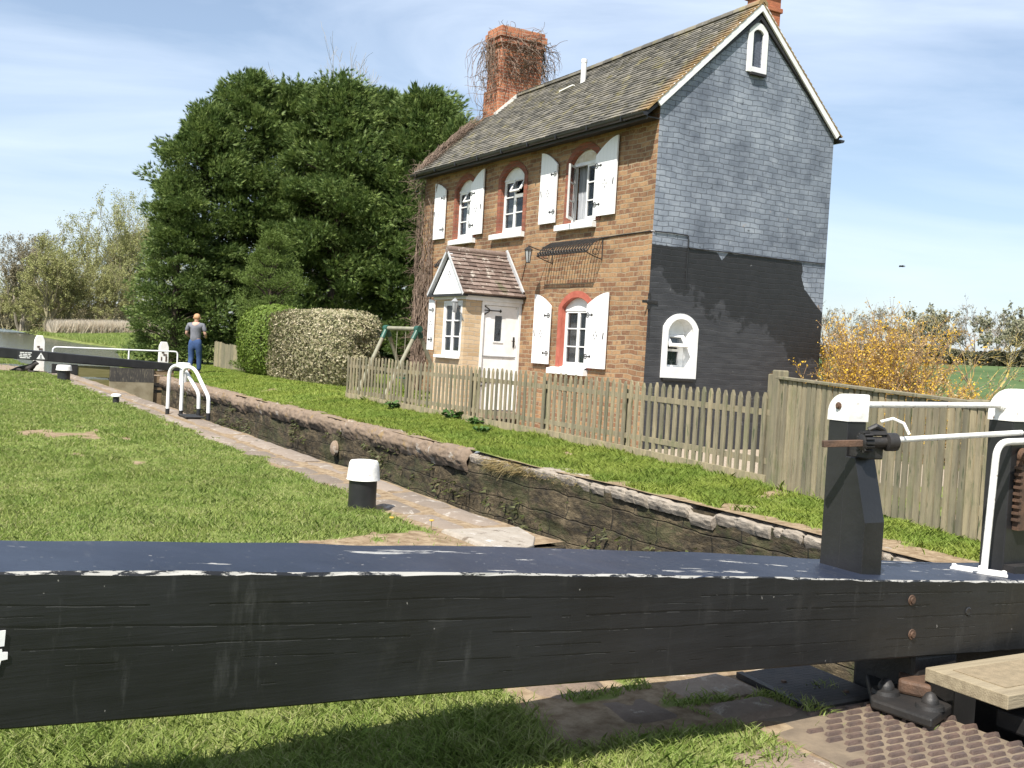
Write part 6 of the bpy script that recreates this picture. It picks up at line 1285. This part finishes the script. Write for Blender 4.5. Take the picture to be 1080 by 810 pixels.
def verge(x, y):
    fx = np.where(y > -5.8, fence_x(y)-.03, np.interp(y, [-9.3, -5.8], [-3.38, -2.84])-.02)
    return (bare_field(x, y)+.25*rng.normal(size=len(x)) < .4) & (x > XF+.05) & ((x < fx) | (y > 5.7)) & inview(x, y)
b1 = scatter(-4.2, -2.4, -10, -2, 7500, verge); b2 = scatter(-4.2, -2.4, -2, 5.6, 4600, verge); b3 = scatter(-4.2, 3, 5.6, 24, 1500, verge)
blades('verge_grass', b1, .06, .0036, M['blade2'], 'bright long grass along the foot of both fences', lay=.6); blades('verge_grass', b2, .06, .005, M['blade2'], 'bright long grass in front of the picket fence'); blades('verge_grass', b3, .055, .008, M['blade2'], 'far bright grass below the clipped hedge')
gg = scatter(-2.2, 14, -14, 8, 420, lambda x, y: ((y < -5.4+.4*vnoise(x, y, .6, 97)) | (x > 4.3+.4*vnoise(x, y, .6, 98))) & ((x > np.interp(y, [-9.3, -5.8], [-3.3, -2.7])+.1) & inview(x, y, 4))); blades('garden_grass', gg, .07, .011, M['blade2'], 'rough grass behind the board fence round the yellow bushes')
# long tufts along the fence foot, dandelions, weeds hanging over the wall
k = scatter(-3.1, -2.5, -9, 5.6, 700, lambda x, y: (np.abs(x-(np.where(y > -5.8, fence_x(y)-.08, np.interp(y, [-9.3, -5.8], [-3.42, -2.86])))) < .05)); blades('fence_grass', k, .10, .0045, M['blade2'], 'taller unmown tufts right at the fence boards', lay=.4)
def weed(x, y, z0, n, L, label, m, name='weed', seed=1, hang=False):
    r = np.random.default_rng(seed); root = thing(name, (x, y, z0), label, 'weed', 'weeds at the fence foot'); a = r.random(n)*2*np.pi; d = unit(np.stack([np.cos(a), np.sin(a), .5+.7*r.random(n)], 1)); b = np.array([x, y, z0])+d*(L*r.random(n)*.8)[:, None]
    nr = unit(np.array([0, 0, 1.])+r.normal(size=(n, 3))*.5); u = unit(np.cross(nr, d)); s = L*.2*(.5+r.random(n)); V, F = quads_from(b, u, unit(np.cross(u, nr)), s*.6, s); np_obj('leaves', V, F, m, root)
    mb = MB()
    for i in range(0, n, 6): mb.tube([(x, y, z0-.01), tuple(b[i])], [.004, .002], 3)
    mb.build('stem', m, root)
M['weedm'] = leafmat('weed_leaf', [(.03, .075, .014), (.05, .11, .02), (.07, .13, .03)], trans=.2)
for i, (y, L, lab) in enumerate([(3.3, .24, 'small leafy weed at the left foot of the picket fence'), (1.25, .30, 'largest leafy weed clump at the foot of the picket fence, left of the door'), (.5, .2, 'low spreading weed in the verge grass in front of the white door'), (-.6, .2, 'flat dock weed on the verge right of the white door')]):
    x = fence_x(y)-.14-(.5 if i == 3 else 0); weed(x, y, float(gz(x, y)), 90, L, lab, M['weedm'], seed=i)
wt = thing('wall_weed', (-4.2, -4.1, -.05), 'straw coloured dead grass hanging over the lock wall between the fence and the chipped coping', 'weed')
n = 1500; y = -2.6-rng.random(n)**1.2*2.0+rng.normal(size=n)*.1; k = np.clip(1-abs(y+3.0)/1.2, .15, 1); b = np.stack([XF+.08-.12*rng.random(n), y, -.02-.10*rng.random(n)], 1); d = unit(np.stack([-.55-.5*rng.random(n), rng.normal(size=n)*.45, .25-1.1*rng.random(n)], 1)); L = (.07+.16*rng.random(n))*k; V, F = tris_from(b, d, unit(np.cross(d, rand_unit(n))), L, np.full(n, .0035)); np_obj('dead_grass', V, F, leafmat('straw', [(.30, .22, .09), (.22, .17, .07), (.38, .29, .14), (.12, .12, .04)], trans=.2), wt)
# moss and small plants rooted in the masonry joints, far side
n = 9000; y = -9+22*rng.random(n); zc_ = -.15-1.5*rng.random(n)**1.3; ok = (vnoise(y, zc_*2.2, .55, 90)+.5*vnoise(y, zc_*2, .2, 91)) > .35; y, zc_ = y[ok], zc_[ok]; n = len(y)
b = np.stack([np.full(n, XF-.03), y, zc_], 1); d = unit(np.stack([-.6-.4*rng.random(n), rng.normal(size=n)*.5, -.6+.7*rng.random(n)], 1)); L = .03+.05*rng.random(n); V, F = tris_from(b, d, unit(np.cross(d, rand_unit(n))), L, L*.22)
o = np_obj('wall_moss', V, F, leafmat('moss', [(.05, .065, .018), (.075, .09, .025), (.10, .10, .04), (.04, .045, .015)], trans=.1)); tag(o, 'green moss and tiny plants growing on the far lock wall', 'moss', kind='stuff')
# dandelions
for i, (px_, py_, lab) in enumerate([(455, 553, 'yellow dandelion at the edge of the lawn near the large bollard'), (413, 550, 'second yellow dandelion by the large bollard')]):
    p = onz(px_, py_, .03); dn = thing('dandelion', (p.x, p.y, 0), lab, 'flower', 'dandelions'); mb = MB(); mb.tube([(p.x, p.y, 0), (p.x, p.y, .05)], .002, 4); mb.build('stem', M['weedm'], dn); mb = MB(); mb.lathe((p.x, p.y, .05), [(.004, 0), (.017, .006), (.015, .012), (.004, .013)], 10); mb.build('flower', M['yellow'], dn)
# far canal bank: grass tufts and pale reeds
def bankpts(n, px0, px1, d0, d1):
    a = px0+(px1-px0)*rng.random(n); D_ = d0+(d1-d0)*rng.random(n); dx = AF.x+AR.x*(a-540)/1120; dy = AF.y+AR.y*(a-540)/1120; l = np.hypot(dx, dy); return EYE.x+dx/l*D_, EYE.y+dy/l*D_
x, y = bankpts(110000, -10, 200, 45, 132); k = x > right_bank(y)-.2; x, y = x[k], y[k]; n = len(x); z = gz(x, y)
b = np.stack([x, y, z], 1); d = unit(np.stack([rng.normal(size=n)*.3, rng.normal(size=n)*.3, np.ones(n)], 1)); L = (.14+.26*rng.random(n))*(1+.5*vnoise(x, y, 3, 95)); V, F = tris_from(b, d, unit(np.cross(d, rand_unit(n))), L, np.full(n, .045))
o = np_obj('bank_grass', V, F, leafmat('bank_grass', [(.17, .24, .05), (.23, .30, .07), (.30, .34, .11)], trans=.3)); tag(o, 'bright green rough grass on the far canal bank', 'grass', kind='stuff')
x, y = bankpts(34000, 12, 172, 116, 126); cl_ = vnoise(x, y, 5, 96); k = (x > right_bank(y)+.3); x, y = x[k], y[k]; n = len(x); b = np.stack([x, y, gz(x, y)], 1); d = unit(np.stack([rng.normal(size=n)*.28+.2, rng.normal(size=n)*.2, np.ones(n)], 1)); L = (1.0+.8*rng.random(n)); V, F = tris_from(b, d, unit(np.cross(d, rand_unit(n))), L, np.full(n, .06))
o = np_obj('reed_bed', V, F, leafmat('pale_reed', [(.52, .45, .35), (.66, .60, .49), (.44, .37, .27)], trans=.4)); tag(o, 'pale dry reeds below the willows on the far bank', 'reeds', kind='stuff')
# ------------------------------------------------------------------ figures
def skinned(name, verts, edges, radii, m, parent, sub=2, root=0):
    org = wloc(parent); me = bpy.data.meshes.new(name); me.from_pydata([tuple(Vector(v)-org) for v in verts], edges, []); tmp = bpy.data.objects.new(name+'_cage', me); COL.objects.link(tmp)
    tmp.modifiers.new('s', 'SKIN'); sv = me.skin_vertices[0].data
    for i, r in enumerate(radii): sv[i].radius = (r if isinstance(r, tuple) else (r, r)); sv[i].use_root = (i == root)
    sm = tmp.modifiers.new('u', 'SUBSURF'); sm.levels = sub; sm.render_levels = sub
    dg = bpy.context.evaluated_depsgraph_get(); ev_ = tmp.evaluated_get(dg); m2 = bpy.data.meshes.new_from_object(ev_); m2.name = name
    bpy.data.objects.remove(tmp); o = bpy.data.objects.new(name, m2); COL.objects.link(o); o.parent = parent; m2.materials.clear(); m2.materials.append(m)
    for p in m2.polygons: p.use_smooth = True
    return o
M['skin'] = mat('skin', (.50, .30, .22), (.46, .27, .20), rough=.6, bmp=0); M['hair'] = mat('reddish_blonde_hair', (.45, .26, .13), (.33, .18, .08), 14., stretch=(3, 3, 1), rough=.6, bmp=.4)
M['tee'] = mat('grey_tshirt', (.17, .175, .20), (.13, .135, .155), 8., rough=.9, bmp=.1); M['jeans'] = mat('blue_jeans', (.035, .075, .19), (.025, .055, .14), 9., rough=.85, bmp=.1); M['shoe'] = mat('dark_shoe', (.04, .04, .045), rough=.7, bmp=0)
pt = onz(204.5, 394, .11); px0, py0 = pt.x, pt.y; gzp = float(gz(px0, py0))
P = thing('person', (px0, py0, gzp), 'woman with short reddish hair, grey t-shirt and blue jeans walking away past the cypresses', 'person')
fw = Vector((AF.x, AF.y, 0)).normalized(); rt_ = Vector((fw.y, -fw.x, 0))
def B(r, f, z): return Vector((px0, py0, gzp))+rt_*r*1.12+fw*f*1.1+Vector((0, 0, z))
v = [B(0, 0, .90), B(0, .0, 1.06), B(0, .01, 1.24), B(0, .0, 1.38), B(0, .02, 1.45), B(0, .04, 1.53), B(0, .05, 1.60)]; rd = [(.14, .10), (.125, .09), (.145, .10), (.12, .085), .052, .080, .072]
e = [(0, 1), (1, 2), (2, 3), (3, 4), (4, 5), (5, 6)]
def add(pt_, r_, par): v.append(pt_); rd.append(r_); e.append((par, len(v)-1)); return len(v)-1
for s in (-1, 1):
    a = add(B(.165*s, 0, 1.365), .052, 3); a = add(B(.235*s, .0, 1.12), .042, a); a = add(B(.20*s, .19, 1.04), .032, a); h = add(B(.16*s, .25, 1.05), .028, a)
    for q, (dr, df, dz, L) in enumerate([(-.03, .05, .03, 1), (-.015, .065, .015, 1), (0, .07, .0, 1), (.015, .06, -.015, 1), (-.05, .02, .03, .8)]): f_i = add(B(.16*s+dr*s*.6, .25+df*.7, 1.05+dz*.6), .009, h); add(B(.16*s+dr*s*.9-.01*s, .25+df*1.1, 1.03+dz*.8), .007, f_i)
    st = .14*s; a = add(B(.085*s, .0, .80), .092, 0); a = add(B(.09*s, .06 if s > 0 else .02, .48), .060, a); a = add(B(.09*s, .10 if s > 0 else -.12, .09 if s > 0 else .12), .040, a); add(B(.095*s, .24 if s > 0 else -.0, .04 if s > 0 else .05), .036, a)
skinned('body', v, e, rd, M['skin'], P)
v = [B(0, 0, .84), B(0, 0, 1.08), B(0, .01, 1.24), B(0, .0, 1.375), B(0, .015, 1.42)]; rd = [(.175, .135), (.150, .115), (.168, .122), (.142, .105), .070]; e = [(0, 1), (1, 2), (2, 3), (3, 4)]
for s in (-1, 1): a = add(B(.172*s, 0, 1.365), .070, 3); a = add(B(.232*s, .0, 1.18), .060, a)
skinned('tshirt', v, e, rd, M['tee'], P)
v = [B(0, 0, 1.06), B(0, -.01, .88)]; rd = [(.150, .115), (.172, .135)]; e = [(0, 1)]
for s in (-1, 1):
    a = add(B(.088*s, -.005, .78), .112, 1); a = add(B(.092*s, .06 if s > 0 else .02, .48), .078, a); add(B(.09*s, .095 if s > 0 else -.10, .11 if s > 0 else .15), .066, a)
skinned('jeans', v, e, rd, M['jeans'], P)
v = [B(0, .015, 1.50), B(0, .02, 1.575), B(0, .05, 1.625), B(0, .10, 1.63)]; rd = [(.078, .060), (.104, .092), (.098, .092), .058]; e = [(0, 1), (1, 2), (2, 3)]
skinned('hair', v, e, rd, M['hair'], P)
mb = MB()
for s in (-1, 1):
    q = B(.095*s, (.17 if s > 0 else -.07), .035); mb.obox(q, rt_, fw, (0, 0, 1), .042, .13, .035)
mb.build('shoe', M['shoe'], P, bevel=.02)
# nose, ears (she faces away)
mb = MB(); mb.lathe(B(0, .125, 1.555), [(.016, 0), (.012, .018), (.003, .026)], 8, fw)
for s in (-1, 1): mb.lathe(B(.082*s, .045, 1.555), [(.028, 0), (.024, .010), (.01, .012)], 8, rt_*s)
mb.build('ear', M['skin'], P, smooth=True)
# black dog lying on the grass at the end of the top gate beam
q = onz(27, 392.5, 0.); dx, dy = q.x, q.y; dg_ = thing('dog', (dx, dy, 0), 'black dog lying on the lawn below the sign on the top gate beam', 'dog')
M['fur'] = mat('black_fur', (.012, .010, .010), (.03, .022, .018), 14., rough=.7, bmp=.5)
def Dg(a, f, z): return Vector((dx, dy, 0))+rt_*a*.8+fw*f*.8+Vector((0, 0, z*.68))
v = [Dg(-.20, 0, .13), Dg(.0, 0, .14), Dg(.15, 0, .17), Dg(.24, 0, .27), Dg(.29, -.01, .36), Dg(.36, -.03, .35), Dg(.42, -.04, .33)]; rd = [(.08, .085), (.08, .085), (.085, .09), .058, .060, .036, .026]; e = [(0, 1), (1, 2), (2, 3), (3, 4), (4, 5), (5, 6)]
a = add(Dg(-.36, .02, .08), .035, 0); a = add(Dg(-.52, .05, .03), .018, a)
for s in (-1, 1):
    a = add(Dg(-.22, .12*s, .09), .065, 0); a = add(Dg(-.08, .17*s, .07), .045, a); add(Dg(-.14+.1, .18*s, .03), .028, a)
    a = add(Dg(.14, .10*s, .10), .05, 2); a = add(Dg(.16, .11*s, .035), .034, a); add(Dg(.34, .10*s, .03), .028, a)
    a = add(Dg(.27, .05*s, .42), .022, 4); add(Dg(.26, .08*s, .40), .014, a)
skinned('body', v, e, rd, M['fur'], dg_)
# a bird flying over the field
c = at(951, 281, 60); bd = thing('bird', tuple(c), 'small dark bird flying above the yellow bushes, right of the cottage', 'bird')
def Bd(a, f, z): return c+rt_*a+fw*f+Vector((0, 0, z))
v = [Bd(-.08, 0, 0), Bd(0, 0, .01), Bd(.08, 0, .0), Bd(-.15, 0, .01), Bd(.2, 0, 0)]; rd = [.045, .055, .035, .025, .015]; e = [(0, 1), (1, 2), (0, 3), (2, 4)]
for s in (-1, 1): a = add(Bd(.01, .12*s, .05), (.045, .012), 1); add(Bd(.08, .28*s, .03), (.03, .006), a)
skinned('body', v, e, rd, M['fur'], bd, 1)
